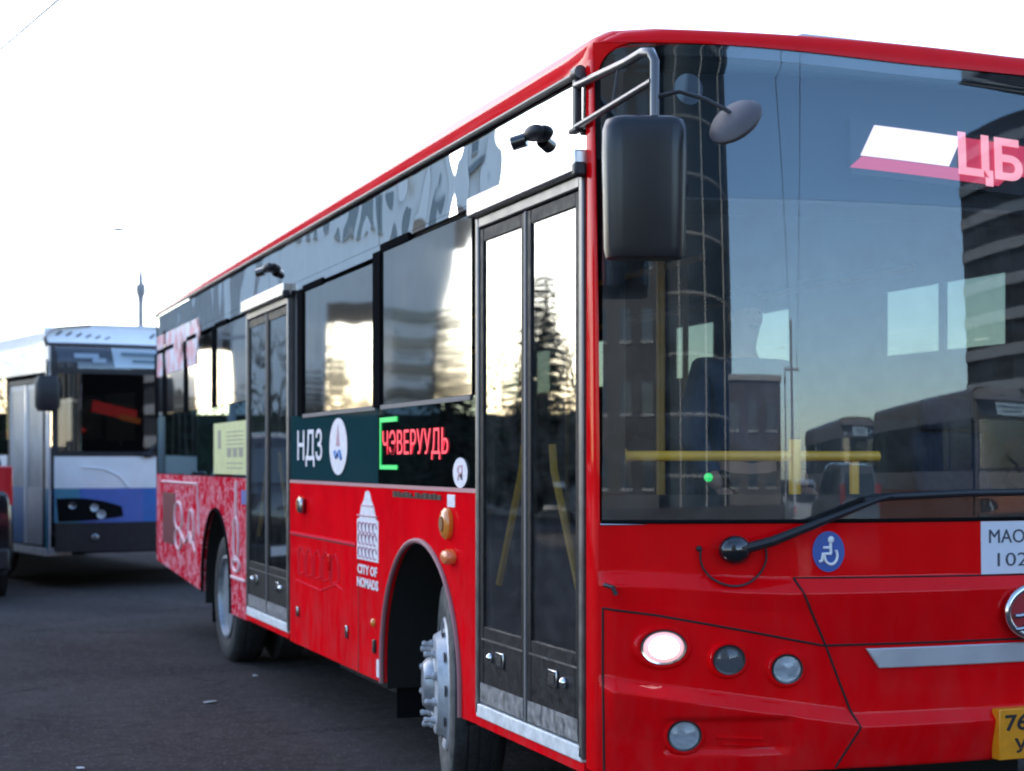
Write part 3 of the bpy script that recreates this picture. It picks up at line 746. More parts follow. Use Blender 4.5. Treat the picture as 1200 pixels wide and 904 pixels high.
# --- rear end, far side, floor, ceiling
MB().box((.0, LB-.03, .61), (WB, LB, 1.30)).build("rear_panel", WRAP, bus); MB().box((.0, LB-.03, 1.302), (WB, LB, 1.95)).box((0, LB-.03, 2.55), (WB, LB, 2.925)).box((0, LB-.03, 1.95), (.35, LB, 2.55)).box((WB-.35, LB-.03, 1.95), (WB, LB, 2.55)).build("rear_glass_surround", RUB, bus)
MB().box((.35, LB-.02, 1.95), (WB-.35, LB-.012, 2.55)).build("rear_window", RUB, bus)
fs = MB().box((WB-.025, .08, ZBELT), (WB, LB, 1.93)); fs.box((WB-.025, .08, 2.60), (WB, LB, 2.925))
fps = [(1.85, 2.38), (2.43, 2.96), (4.05, 4.68), (5.1, 5.72), (6.6, 7.7), (8.2, 9.4)]
fs.box((WB-.025, .08, 1.93), (WB, LB, 2.17)); fs.box((WB-.025, .08, 2.55), (WB, LB, 2.60))
for a, b in zip([.08]+[q[1] for q in fps], [q[0] for q in fps]+[LB]): fs.box((WB-.025, a, 2.17), (WB, b, 2.55))
fs.build("far_side_panel", INT, bus)
for a, b in fps: MB().box((WB-.012, a, 2.17), (WB-.008, b, 2.55)).build("side_window", glass("far_glass", (.30, .345, .33), .06), bus, smooth=0)
MB().box((.76, .35, .50), (WB-.76, LB-.04, .54)).box((.07, .2, .50), (.76, 1.24, .54)).box((.06, 4.7, .50), (.76, 5.98, .54)).build("cabin_floor", FLOORI, bus)
MB().box((.07, .12, 2.72), (WB-.03, LB-.03, 2.745)).build("cabin_ceiling", INTC, bus)
# dashboard and destination box
dash = MB(); dash.slab(lambda u, z, o: FP(u, z, -.05+o), lin(.06, WB-.06, 30), lin(.9, 1.40, 5), 0, -.35); dash.build("dashboard", mat("dash_black", (.012, .012, .014), .7), bus, smooth=0)
dx = MB(); dx.slab(lambda u, z, o: FP(u, z, -.06+o), lin(.08, WB-.08, 30), lin(2.49, 2.95, 5), -.08, -.40); dx.build("destination_box", mat("box_dark", (.010, .013, .018), .7), bus, smooth=0)
# front LED sign, tilted board behind the upper glass
bd = MB().slab(lambda u, z, o: FP(u, z-.055*(u-1.05), -.075+o), lin(.95, 2.3, 20), [2.585, 2.64, 2.70, 2.79], -.0, -.03).build("front_display", mat("led_board", (.006, .006, .007), .5), bus, smooth=0)
def LD(u, z, o): return FP(u, z-.055*(u-1.05)+.0, -.07+o)
def slant(u0, u1, z0, z1, sh, name, m):
    def f(a, b, o): return LD(u0+(u1-u0)*a+sh*(b-.5), z0+(z1-z0)*b, o)
    return MB().slab(f, lin(0, 1, 12), [0, .5, 1], .004, .0).build(name, m, bd, smooth=0)
slant(1.015, 1.385, 2.655, 2.772, .06, "led_block", LEDW)
slant(.965, 1.60, 2.607, 2.652, .05, "led_block", mat("rose_led", (.3, .02, .05), .5, emit=(.9, .07, .15), estr=.24))
text("ЦБ", LD, 1.395, 1.685, 2.60, 2.79, .006, bold=.03).build("led_lettering", LEDP, bd, smooth=0)
slant(1.425, 1.8, 2.655, 2.772, .0, "led_block", MATS["rose_led"]).location.y += .003

# handrails in the front of the cabin
hr = MB()
hr.tube([FP(u, 1.566, -.075) for u in lin(.10, 1.04, 14)], .019, 10)
hr.cyl(FP(.075, 1.566, -.075), FP(.11, 1.566, -.075), .027, n=12)
hr.cyl(FP(.712, 1.36, -.075), FP(.712, 1.625, -.075), .022, n=10); hr.cyl(FP(.95, 1.36, -.09), FP(.95, 1.56, -.09), .018, n=10)
hr.build("front_rail", YEL, bus)
dimyel = mat("ochre_pole", (.42, .22, .03), .45)
MB().cyl((.70, .90, .54), (.70, .90, 2.72), .019, n=12).build("grab_pole", dimyel, bus)
for x, y in ((1.05, 3.4), (1.05, 5.0), (2.1, 3.4), (2.1, 5.2), (1.05, 7), (2.1, 7)):
    MB().cyl((x, y, .54), (x, y, 2.72), .018, n=10).build("grab_pole", dimyel, bus)
for x in (1.05, 2.15):
    MB().tube([(x, 1.2, 2.45), (x, 9.6, 2.45)], .017, 8).build("ceiling_rail", dimyel, bus)
MB().sphere(FP(.40, 1.49, -.10), .016).build("dash_light", mat("green_dash_light", (.05, .5, .15), .4, emit=(.01, .7, .12), estr=.3), bus)
MB().lathe([(.055, 0), (.055, .01), (.001, .012)], T(FP(.33, 2.86, -.012)) @ rot_to((0, -1, 0)), 24).build("round_windshield_sticker", mat("pale_blue_sticker", (.13, .17, .20), .6), bus)
# seats
def seat(x, y):
    b = MB(); b.box((x-.21, y-.02, .95), (x+.21, y+.42, 1.04)); s_ = b.build("passenger_seat", SEATB, bus, bevel=.03)
    bk = MB().prism([(x-.21, y+.36, 1.04), (x-.21, y+.46, 1.04), (x-.21, y+.56, 1.68), (x-.21, y+.49, 1.70)], (.42, 0, 0)); bk.build("seat_back", SEATB, s_, bevel=.03)
    hd_ = MB().box((x-.14, y+.50, 1.70), (x+.14, y+.57, 1.86)); hd_.build("headrest", SEATB, s_, bevel=.03)
    MB().box((x-.18, y+.0, .54), (x-.14, y+.4, .95)).box((x+.14, y, .54), (x+.18, y+.4, .95)).build("seat_leg", INT, s_)
for y in (2.9, 3.75, 6.4, 7.3, 8.2, 9.1):
    for x in (.45, .9, 2.3, 2.75): seat(x, y)
seat(2.55, .95)
# steering wheel
MB().tube([Vector((2.5, .62, 1.42))+Matrix.Rotation(R(25), 3, 'X') @ Vector((.22*math.cos(a), .22*math.sin(a), 0)) for a in lin(0, 2*math.pi, 29)[:-1]], .016, 8, closed=True).build("steering_wheel", BLK, bus)
# curtain/partition behind the driver
MB().box((1.75, 1.62, .54), (WB-.05, 1.66, 1.75)).build("driver_partition", INT, bus)

# --- front fittings
BEZD = mat("dark_bezel", (.05, .05, .055), .3, metal=.6)
def lamp(u, z, r, name, inner, lit=False, bez=RED, ecc=1.12):
    p = FD(u, z); n = (FP(u, z, 1)-FP(u, z, 0)).normalized()
    n = (n+Vector((0, -.25, .02))).normalized()
    M = T(p-n*.012) @ rot_to(n) @ Matrix.Diagonal((ecc, 1, 1, 1))
    b = MB().lathe([(r*1.42, -.01), (r*1.36, .014), (r*1.2, .026), (r*1.06, .026), (r*1.0, .012)], M, 40, False).build(name, bez, bus)
    MB().lathe([(r*1.04, .022), (r*1.02, .031), (r*.92, .030), (r*.90, .010)], M, 40, False).build("lamp_bezel", BEZD if not lit else CHROME, b)
    if lit:
        MB().lathe([(r*.93, .018), (r*.86, .026), (r*.70, .034), (r*.66, .035)], M, 36, False).build("lamp_lens", mat("lamp_rim_glow", (.7, .4, .42), .2, emit=(1, .55, .60), estr=.24), b)
        MB().lathe([(r*.68, .034), (r*.55, .041), (r*.3, .046), (.001, .048)], M, 36).build("lamp_core", inner, b)
    else:
        MB().lathe([(r*.91, .024), (r*.75, .012), (r*.5, .002), (.001, -.002)], M, 36).build("lamp_reflector", inner, b)
        MB().lathe([(r*.70, .012), (r*.72, .016), (r*.66, .012)], M, 36, False).build("lamp_ring", INK, b)
        MB().lathe([(r*.34, -.001), (r*.34, .008), (r*.26, .012), (.001, .014)], M, 20).build("bulb_shield", DCHROME if inner is LENS else BLKG, b)
        MB().lathe([(r*.92, .020), (r*.6, .028), (.001, .032)], M, 30).build("lamp_glass", glass("lamp_glass", (.92, .94, .96), .045), b)
    return b
for s in (0, 1):
    q = (lambda u: u) if s == 0 else (lambda u: WB-u)
    h = lamp(q(.220), .902, .058, "headlight", LAMPON, True, ecc=1.36)
    lamp(q(.440), .856, .050, "front_lamp", LENSD)
    lamp(q(.642), .820, .050, "front_lamp", LENS)
    lamp(q(.290), .594, .052, "fog_lamp", LENS)
# long slots beside the fog lamp
for dz, u0, u1 in ((0, .40, .56), (-.024, .42, .58)):
    MB().tube([FD(u, .585+dz-.09*(u-.4)*.6, .004) for u in lin(u0, u1, 10)], .006, 6).build("lamp_slot", RED, bus)
# gaps between the front panels
def gap(pts, r=.0045, name="panel_gap"):
    P = []
    for (a, b), (c, d) in zip(pts, pts[1:]):
        for t in lin(0, 1, 14)[:-1]: P.append(FD(a+(c-a)*t, b+(d-b)*t, .0005))
    P.append(FD(*pts[-1], .0005))
    MB().tube(P, r, 6).build(name, SEAM, bus)
for s in (0, 1):
    q = (lambda u: u) if s == 0 else (lambda u: WB-u)
    gap([(q(.03), .47), (q(.026), .8), (q(.026), 1.036), (q(.2), 1.012), (q(.5), .955), (q(.787), .896), (q(.9), .61), (q(.819), .468)])
    gap([(q(.787), .896), (q(.677), 1.135)])
gap([(.787, .898), (BC, .896), (WB-.787, .898)])
gap([(.677, 1.136), (BC, 1.13), (WB-.677, 1.136)], r=.0035)
# silver strip
ST = MB(); ST.slab(lambda a, b, o: (lambda u, z: FD(u, z, o))(.935+.05*(1-b)+(WB-2*(.935+.05*(1-b)))*a, .812+.072*b), lin(0, 1, 60), [0, .25, .75, 1], .012, .0)
ST.build("silver_strip", SILV, bus, bevel=.004)
# emblem
eb = MB(); pc = FD(1.618, .998, .022); n = Vector((0, -1, 0))
ring = [pc+Vector((.125*math.cos(a)*1.0, 0, .092*math.sin(a))) for a in lin(0, 2*math.pi, 49)[:-1]]
eb.tube(ring, .013, 10, closed=True); eo = eb.build("front_emblem", CHROME, bus)
MB().lathe([(1, -.03), (1, .0), (.001, .002)], T(pc) @ rot_to(n) @ Matrix.Diagonal((.115, .085, 1, 1)), 36).build("emblem_disc", mat("emblem_red", (.38, .02, .03), .3, coat=1), eo)
eb = MB()
for dz in (.024, -.024):
    eb.tube([pc+Vector((x, -.008, dz+.28*x+.018*math.sin(x*26))) for x in lin(-.098, .098, 12)], .009, 8)
eb.build("emblem_bar", DCHROME, eo)
# stickers: accessibility disc, paper notice, plate
ac = MB().grid(lambda r_, a: FD(.805+.060*r_*math.cos(a), 1.228+.072*r_*math.sin(a), .004), [0, .35, .7, 1], lin(0, 2*math.pi, 41)).build("accessibility_sticker", BLUE, bus, smooth=60)
wl = MB(); AF = lambda x, z, o=.0075: FD(.805+.060*x, 1.228+.072*z, o)
wl.tube([AF(.40*math.cos(a)+.12, -.20+.42*math.sin(a)) for a in lin(R(-200), R(40), 18)], .0052, 6)
wl.tube([AF(.10, .40), AF(.12, -.05), AF(.12, -.10), AF(-.38, -.10), AF(-.45, -.45), AF(-.62, -.48)], .0056, 6)
wl.tube([AF(.10, .20), AF(-.36, .20)], .005, 6); wl.sphere(AF(.14, .58, .006), .013, sc=(1, .4, 1))
wl.build("wheelchair_symbol", WHITE, ac)
nt_ = MB().slab(FD, lin(1.418, 1.98, 12), [1.135, 1.18, 1.24, 1.29, 1.328], .0055, .002).build("paper_notice", mat("notice_paper", (.66, .68, .76), .6, var=.05), bus)
text("MAOM", FD, 1.452, 1.665, 1.248, 1.298, .006, bold=.0).build("notice_lettering", INKG, nt_, smooth=0)
text("102", FD, 1.488, 1.622, 1.163, 1.212, .006, bold=-.005).build("notice_lettering", INKG, nt_, smooth=0)
pb = MB(); PL = lambda u, z, o: Vector((u, -.27-.085-o, z))
pb.box((1.437, -.27-.085, .468), (1.437+.36, -.27-.04, .652)); plate = pb.build("number_plate", PLATEY, bus, bevel=.004)
text("76", PL, 1.462, 1.562, .572, .632, .0005, bold=.02).build("plate_lettering", INK, plate, smooth=0)
text("УБ", PL, 1.502, 1.612, .492, .545, .0005, bold=.02).build("plate_lettering", INK, plate, smooth=0)
# tow hook by the corner, wiper
hk = MB().tube([FD(.030, 1.118, .006), FD(.055, 1.112, .014), FD(.066, 1.085, .016)], .008, 8); hk.build("corner_clip", BLK, bus)
wp = FD(.462, 1.238, .03)
wi = MB().sphere(wp, .056, sc=(1.1, .8, .92)).build("wiper", BLKG, bus)
MB().tube([FD(.49, 1.243, .045), FP(.58, 1.268, .06), FP(.965, 1.412, .06), FP(1.02, 1.424, .055)], [.018, .018, .010, .009], 8).build("wiper_arm", BLK, wi)
MB().tube([FP(.93, 1.405, .03), FP(1.02, 1.420, .03), FP(1.35, 1.432, .03), FP(1.95, 1.436, .03)], .013, 8).build("wiper_blade", BLK, wi)
MB().tube([FD(.462+.115*math.cos(a), 1.218+.105*math.sin(a), .012) for a in lin(R(165), R(375), 26)], .004, 6).build("washer_hose", BLK, wi)
MB().sphere(FD(.345, 1.242, .004), .011).build("washer_nozzle", BLK, wi)

# --- mirrors (bracket on the side, arms ahead of the corner)
mm = MB().box((-.03, .10, 2.715), (-.002, .135, 2.905)).box((-.035, .09, 2.715), (-.002, .16, 2.735)).build("wing_mirror", BLK, bus, bevel=.006)
am = MB()
am.tube([(-.02, .115, 2.882), (-.02, -.30, 2.868), (-.018, -.42, 2.872), (-.012, -.47, 2.862), (-.008, -.49, 2.83), (-.008, -.49, 2.64)], .015, 10)
am.tube([(-.02, .115, 2.735), (-.015, -.485, 2.765)], .012, 10)
am.tube([(-.02, -.24, 2.868), (-.018, -.19, 2.752)], .006, 8)
am.build("mirror_arm", mat("grey_tube", (.09, .09, .10), .32, metal=.3, coat=.5), mm)
def rr(w, d, r, n=6):      # rounded rectangle
    P = []
    for cx, cy, a0 in ((w/2-r, d/2-r, 0), (-w/2+r, d/2-r, 90), (-w/2+r, -d/2+r, 180), (w/2-r, -d/2+r, 270)):
        for k in range(n): a = R(a0+90*k/(n-1)); P.append((cx+r*math.cos(a), cy+r*math.sin(a)))
    return P
def shell(secs, M):
    m = MB(); n = len(secs[0][0]); V = []
    for P, z in secs: V += [M @ Vector((x, y, z)) for x, y in P]
    F = [(j*n+i, j*n+(i+1) % n, (j+1)*n+(i+1) % n, (j+1)*n+i) for j in range(len(secs)-1) for i in range(n)]
    return m.add(V, F+[tuple(range(n))[::-1], tuple(range((len(secs)-1)*n, len(secs)*n))])
MBLK = mat("mirror_black", (.009, .009, .012), .32, var=.2)
MM = T((-.035, -.47, 2.42)) @ Matrix.Rotation(R(-19), 4, 'Z')
hs = shell([(rr(.22, .10, .045), -.225), (rr(.245, .13, .05), -.222), (rr(.258, .145, .055), -.19), (rr(.27, .16, .06), .12), (rr(.268, .155, .058), .19), (rr(.25, .13, .05), .217), (rr(.20, .09, .04), .228)], MM)
hs.build("mirror_housing", MBLK, mm, smooth=50)
MB().xf(Matrix()).add(*(lambda t: (t.v, t.f))(shell([(rr(.21, .006, .002), -.19), (rr(.235, .006, .002), .18)], MM @ T((0, .083, 0))))).build("mirror_glass", mat("mirror_face", (.8, .82, .84), .03, metal=1), mm)
cm = MB().tube([(.0, -.495, 2.715), (.06, -.53, 2.728), (.12, -.58, 2.70), (.17, -.64, 2.655), (.19, -.66, 2.63)], .007, 8).build("convex_mirror", BLK, bus)
nn = Vector((-.718, -.335, .6)).normalized()
Mx = T((.185, -.655, 2.627)) @ rot_to(nn) @ Matrix.Diagonal((1, 1, 1, 1))
MB().lathe([(.085, -.028), (.092, -.022), (.092, -.012), (.075, .006), (.03, .015), (.001, .016)], Mx, 36).build("mirror_back", GREYP, cm)
MB().lathe([(.084, -.029), (.04, -.036), (.001, -.038)], Mx, 30).build("mirror_glass", MATS["mirror_face"], cm)

# ------------------------------------------------------------------ passenger in a blue jacket behind the windshield
def skin_body(name, verts, edges, radii, m, parent=None, sub=2, loc=(0, 0, 0), rz=0):
    me = bpy.data.meshes.new(name); me.from_pydata(verts, edges, []); o = bpy.data.objects.new(name, me); COL.objects.link(o)
    bpy.context.view_layer.objects.active = o
    sk = o.modifiers.new("skin", 'SKIN'); sk.use_smooth_shade = True
    for i, r in enumerate(radii): me.skin_vertices[0].data[i].radius = (r, r) if not isinstance(r, tuple) else r
    me.skin_vertices[0].data[0].use_root = True
    sb = o.modifiers.new("sub", 'SUBSURF'); sb.levels = sub; sb.render_levels = sub
    me.materials.append(m); o.location = loc; o.rotation_euler = (0, 0, rz)
    if parent is not None: o.parent = parent
    return o
SKINM = mat("skin", (.42, .24, .17), .6, var=.08)
JACK = mat("blue_jacket_cloth", (.012, .035, .09), .85, var=.2, vscale=14)
TROU = mat("dark_trousers", (.02, .02, .025), .9)
per = thing("person", "person in a blue jacket standing inside the red bus behind its windshield", "person", (1.28, 1.25, .54))
V = [(0, 0, .95), (0, 0, 1.15), (0, .0, 1.36), (0, -.01, 1.47), (0, -.015, 1.53), (0, -.03, 1.62), (0, -.03, 1.70),
     (.10, 0, .88), (.11, -.02, .48), (.11, .02, .08), (.11, -.10, .04), (-.10, 0, .88), (-.11, -.02, .48), (-.11, .02, .08), (-.11, -.10, .04),
     (.19, 0, 1.40), (.24, .03, 1.12), (.22, -.14, .93), (-.19, 0, 1.40), (-.24, .03, 1.12), (-.22, -.14, .93), (.215, -.19, .89), (-.215, -.19, .89)]
E_ = [(0, 1), (1, 2), (2, 3), (3, 4), (4, 5), (5, 6), (0, 7), (7, 8), (8, 9), (9, 10), (0, 11), (11, 12), (12, 13), (13, 14), (2, 15), (15, 16), (16, 17), (17, 21), (2, 18), (18, 19), (19, 20), (20, 22)]
Rr = [(.15, .11), (.14, .10), (.16, .11), .065, .055, (.075, .09), (.07, .085), .09, .065, .045, .04, .09, .065, .045, .04, .07, .05, .036, .07, .05, .036, .03, .03]
skin_body("person_body", V, E_, Rr, SKINM, per)
# five fingers a hand
for s in (1, -1):
    hv, he, hr_ = [(s*.215, -.19, .89)], [], [.028]
    for k, (dx, ln) in enumerate(((-.024, .07), (-.008, .08), (.008, .076), (.022, .06))):
        b = len(hv); hv += [(s*.215+dx, -.22, .875), (s*.215+dx, -.23-ln*.4, .855), (s*.215+dx, -.225-ln*.55, .825)]; he += [(0, b), (b, b+1), (b+1, b+2)]; hr_ += [.010, .009, .007]
    b = len(hv); hv += [(s*.185, -.20, .88), (s*.172, -.225, .865)]; he += [(0, b), (b, b+1)]; hr_ += [.011, .009]
    skin_body("hand", hv, he, hr_, SKINM, per, 1)
jv = [V[i] for i in (0, 1, 2, 3, 15, 16, 17, 18, 19, 20)]
je = [(0, 1), (1, 2), (2, 3), (2, 4), (4, 5), (5, 6), (2, 7), (7, 8), (8, 9)]
skin_body("jacket", jv, je, [(.19, .14), (.185, .14), (.20, .145), .085, .09, .07, .052, .09, .07, .052], JACK, per)
tv = [V[i] for i in (0, 7, 8, 9, 11, 12, 13)]
skin_body("trousers", tv, [(0, 1), (1, 2), (2, 3), (0, 4), (4, 5), (5, 6)], [(.16, .12), .105, .08, .065, .105, .08, .065], TROU, per)
MB().sphere((0, -.012, 1.70), .098, sc=(.86, 1.02, .98)).build("hair", mat("dark_hair", (.03, .018, .012), .7), per)
fc = MB().sphere((0, -.045, 1.655), .080, sc=(.88, .9, 1.15)); fc.sphere((0, -.122, 1.645), .014, sc=(.8, 1, 1.3)); fc.sphere((.075, -.03, 1.65), .02, sc=(.4, .8, 1.3)); fc.sphere((-.075, -.03, 1.65), .02, sc=(.4, .8, 1.3))
fo = fc.build("face", SKINM, per)
ey = MB(); ey.sphere((.028, -.108, 1.668), .009); ey.sphere((-.028, -.108, 1.668), .009); ey.tube([(-.022, -.113, 1.607), (.022, -.113, 1.607)], .004, 6); ey.build("facial_feature", mat("eye_dark", (.03, .02, .02), .3), fo)

# ================================================================== THE WHITE AND BLUE BUS BEHIND
CREAM = mat("cream_white_paint", (.62, .60, .59), .4, coat=.4, var=.08, vscale=3)
BBLUE = mat("blue_band_paint", (.03, .15, .46), .35, coat=.6, var=.1)
BTEAL = mat("teal_band_paint", (.04, .22, .33), .35, coat=.6)
DOORG = mat("pale_door_panel", (.46, .47, .50), .4, metal=.2, var=.15, vscale=10)
DOORBL = mat("blue_door_panel", (.09, .19, .38), .4, var=.15)
G_BB = glass("second_bus_glass", (.22, .24, .27), .15, gcol=(.9, .95, 1), warp=.06, wscale=1.2)
G_BD = mat("dusty_door_glass", (.30, .32, .34), .30, var=.25, vscale=3)
G_BO = glass("destination_glass", (.85, .88, .9), .05)
def white_bus(label, loc, rz, WHITE=WHITE, BBLUE=BBLUE, BTEAL=BTEAL, CREAM=CREAM, glassm=None):
    G_BB = glassm or globals()["G_BB"]
    WW, LL, BOT, TOP = 2.9, 9.2, .42, 3.2
    b = thing("city_bus", label, "bus", loc, rz)
    c = WW/2
    def f(u, z, o=0.):
        t = abs(2*u/WW-1); k = ss(z, 2.6, 3.2)
        return Vector((u, -.22*(1-t**3)+.42*k*k-o, z))
    def rcorner(u, z): return u
    # front shell in bands
    def band(name, m, z0, z1, u0=.06, u1=None, o=0., n=8, nu=30, th=-.03):
        u1 = WW-.06 if u1 is None else u1
        return MB().slab(f, lin(u0, u1, nu), lin(z0, z1, n), o, o+th).build(name, m, b, smooth=60)
    band("front_panel", WHITE, 1.215, 1.60)
    band("front_panel", BBLUE, .80, 1.213)
    band("front_panel", BTEAL, .80, 1.214, .06, .34, .003, th=-.002)
    band("bumper", BLK, .45, .80, o=.04, n=6)
    band("roof_front", WHITE, 2.985, 3.19, n=10)
    ws = MB().slab(f, lin(.055, WW-.055, 40), lin(1.66, 2.60, 12), .0, -.004).build("windshield", G_BB, b, smooth=60)
    fr = MB(); fr.slab(f, lin(.05, WW-.05, 40), lin(1.602, 1.658, 3), .004, -.02); fr.slab(f, lin(.05, WW-.05, 40), lin(2.602, 2.66, 3), .004, -.02); fr.slab(f, lin(.05, WW-.05, 40), lin(2.95, 2.983, 3), .004, -.02)
    for s in (0, 1):
        q = lambda u, z, o, s=s: f(u if s == 0 else WW-u, z, o)
        fr.slab(q, lin(.035, .10, 3), lin(1.602, 2.983, 16), .003, -.02)
    fr.build("windshield_frame", BLK, ws)
    # destination glass with its board
    dg = MB().slab(f, lin(.10, WW-.10, 40), lin(2.662, 2.948, 6), -.004, -.008).build("destination_window", G_BO, b, smooth=60)
    MB().slab(f, lin(.12, .74, 8), [2.67, 2.94], -.03, -.05).build("destination_box", BLKG, dg)
    bp = MB().slab(f, lin(.76, 2.0, 12), [2.685, 2.93], -.02, -.03).build("destination_board", mat("board_grey", (.80, .84, .85), .6), dg)
    pr = MB(); pr.slab(f, lin(.86, 1.9, 6), [2.84, 2.875], -.015, -.019); pr.slab(f, lin(.98, 1.8, 6), [2.75, 2.785], -.015, -.019); pr.build("board_print", mat("board_ink", (.16, .24, .26), .6), bp)
    pb_ = MB(); pb_.slab(f, lin(.30, .58, 6), [2.79, 2.85], -.022, -.028); pb_.slab(f, lin(.50, .66, 6), [2.74, 2.79], -.022, -.028); pb_.build("box_print", mat("pale_print", (.55, .6, .66), .6), dg)
    # headlights in a black cluster
    for s in (0, 1):
        q = (lambda u, z, o, s=s: f(u if s == 0 else WW-u, z, o))
        cl = MB()
        def cf(a, t, o): 
            z0, z1 = .815+.06*a*a, 1.09-.10*a*a+.02*math.sin(a*3); u = .10+.75*a-.02*t
            return q(u, z0+(z1-z0)*t, o)
        cl.slab(cf, lin(0, 1, 14), lin(0, 1, 5), .012, .0); co = cl.build("headlight_cluster", RUB, b)
        for (u, z, r) in ((.25, 1.01, .045), (.50, .98, .05), (.58, .90, .055)):
            p = q(u, z, .014); MB().lathe([(r, 0), (r, .012), (r*.7, .004), (.001, .0)], T(p) @ rot_to((0, -1, 0)), 20).build("headlamp", LENS if u > .4 else LENSD, co)
    # white sweep line on the front
    MB().tube([f(.36, 1.47, .006), f(.62, 1.45, .006), f(.80, 1.36, .006), f(.92, 1.225, .006)], .012, 6).build("sweep_line", mat("pale_line", (.8, .8, .82), .5), b)
    MB().sphere(f(.50, .62, .05), .05, sc=(1, .4, 1)).build("fog_lamp", LENSD, b)
    # roof vents
    for s in (0, 1):
        vt = MB()
        for k in range(6):
            u = .18+.11*k if s == 0 else 1.32+.11*k
            vt.tube([f(u, 3.085-.008*k, .004)+Vector((0, -.002, 0)), f(u+.07, 3.135-.012*k, .004)+Vector((0, -.004, 0))], .014-.001*k, 6)
        vt.build("roof_vent", mat("vent_dark", (.06, .06, .075), .6), b)
    # roof, sides
    rs = [(0.0, 2.93), (.02, 3.04), (.08, 3.13), (.2, 3.19), (.6, 3.235), (c, 3.25)]; rs = rs+[(WW-x, z) for x, z in rs[::-1][1:]]
    m = MB(); V = []
    for y in (.0, .25, 1, 4, LL): V += [(x, max(y, f(x, min(z, 3.19)).y if y < .1 else y), z if y > .1 else min(z, 3.19)) for x, z in rs]
    n = len(rs); m.add(V, [(j*n+i, j*n+i+1, (j+1)*n+i+1, (j+1)*n+i) for j in range(4) for i in range(n-1)]); m.build("roof", CREAM, b, smooth=60)
    for s in (0, 1):
        X = lambda x: x if s == 0 else WW-x
        def bx(y0, y1, z0, z1, x0=0., x1=.03): return MB().box((min(X(x0), X(x1)), y0, z0), (max(X(x0), X(x1)), y1, z1))
        bx(.02, LL, 2.62, 2.93).build("side_panel", CREAM, b)
        d0, d1 = .16, 1.60
        bx(.0, d0-.02, .42, 2.62).build("corner_post", CREAM, b, bevel=.01)
        bx(.0-.001, d0-.021, .42, 1.214, -.002, .0).build("corner_band", BTEAL, b)
        st = 1.70 if s == 0 else .30
        bx(st, LL, 1.22, 1.62).build("side_panel", WHITE, b); bx(st, LL, BOT, 1.22).build("side_panel", BBLUE, b)
        for k in range(5):
            y0 = st+.04+k*1.48; bx(y0, y0+1.38, 1.62, 2.62, .006, .012).build("side_window", G_CAR, b, smooth=0); bx(y0+1.38, y0+1.48, 1.62, 2.62).build("window_post", BLK, b)
        if s == 0:
            d = bx(d0, d0+.05, .5, 2.55, -.01, .03).box((-.01, d1-.05, .5), (.03, d1, 2.55)).box((-.01, d0, 2.50), (.03, d1, 2.56)).build("door", BLK, b)
            mid = (d0+d1)/2
            for a, e in ((d0+.06, mid-.03), (mid+.03, d1-.06)):
                lf = MB().box((-.004, a, .52), (.02, a+.06, 2.49)).box((-.004, e-.06, .52), (.02, e, 2.49)).box((-.004, a, 2.42), (.02, e, 2.49)).build("door_leaf", DOORG, d)
                MB().box((-.003, a+.06, .52), (.018, e-.06, 1.22)).build("leaf_panel", DOORBL if a > mid else DOORG, lf)
                MB().box((.004, a+.06, 1.22), (.009, e-.06, 2.42)).build("door_glass", G_BD, lf, smooth=0)
            MB().box((-.015, mid-.025, .52), (.0, mid+.02, 2.49)).build("door_seal", WHITE, d)
            MB().box((-.02, d0-.1, .40), (.3, d1+.05, .49)).build("step_edge", SILL, d)
        for cy in (2.5, 6.9):
            M = T((X(.05), cy, .46)) @ Matrix.Rotation(R(-90 if s == 0 else 90), 4, 'Y')
            w = MB().lathe([(.26, -.2), (.44, -.22), (.46, -.18), (.46, -.05), (.44, -.01), (.30, .0), (.28, -.03), (.1, -.02), (.001, .02)], M, 32).build("wheel", TYRE, b)
    MB().box((0, LL-.03, .5), (WW, LL, 1.6)).box((0, LL-.03, 2.6), (WW, LL, 2.93)).build("rear_panel", WHITE, b)
    MB().box((.1, LL-.02, 1.6), (WW-.1, LL-.015, 2.6)).build("rear_window", G_SIDE, b)
    MB().box((.1, .3, .40), (WW-.1, LL-.1, .62)).build("underbody", MATS["underbody_black"], b)
    MB().box((.04, .3, 2.68), (WW-.04, LL-.05, 2.7)).build("cabin_ceiling", INTC, b)
    dsh = MB().slab(f, lin(.12, WW-.12, 12), [1.2, 1.72], -.1, -.5).build("dashboard", MATS["dash_black"], b)
    for x, y in ((.5, 3.2), (.95, 3.2), (2.0, 3.2), (2.45, 3.2), (.5, 4.4), (2.0, 4.4), (2.4, 4.4), (2.2, 1.2)):
        MB().box((x-.2, y, .62), (x+.2, y+.45, 1.05)).box((x-.2, y+.36, 1.05), (x+.2, y+.46, 1.85)).build("passenger_seat", INT, b, bevel=.04)
    # lit sign and lamp inside
    MB().box((.62, .25, 2.10), (1.20, .27, 2.24)).xf(T((.9, .26, 2.17)) @ Matrix.Rotation(R(12), 4, 'Y') @ T((-.9, -.26, -2.17))).build("interior_sign", mat("cabin_led", (.3, .02, .02), .5, emit=(1, .06, .05), estr=.6), b)
    MB().box((.98, .24, 2.08), (1.26, .248, 2.15)).xf(T((.9, .26, 2.17)) @ Matrix.Rotation(R(12), 4, 'Y') @ T((-.9, -.26, -2.17))).build("interior_sign", mat("orange_led", (.3, .1, .02), .5, emit=(1, .25, .05), estr=.4), b)
    MB().sphere((.42, -.02, 1.92), .028).build("dash_light", MATS["cabin_led"], b)
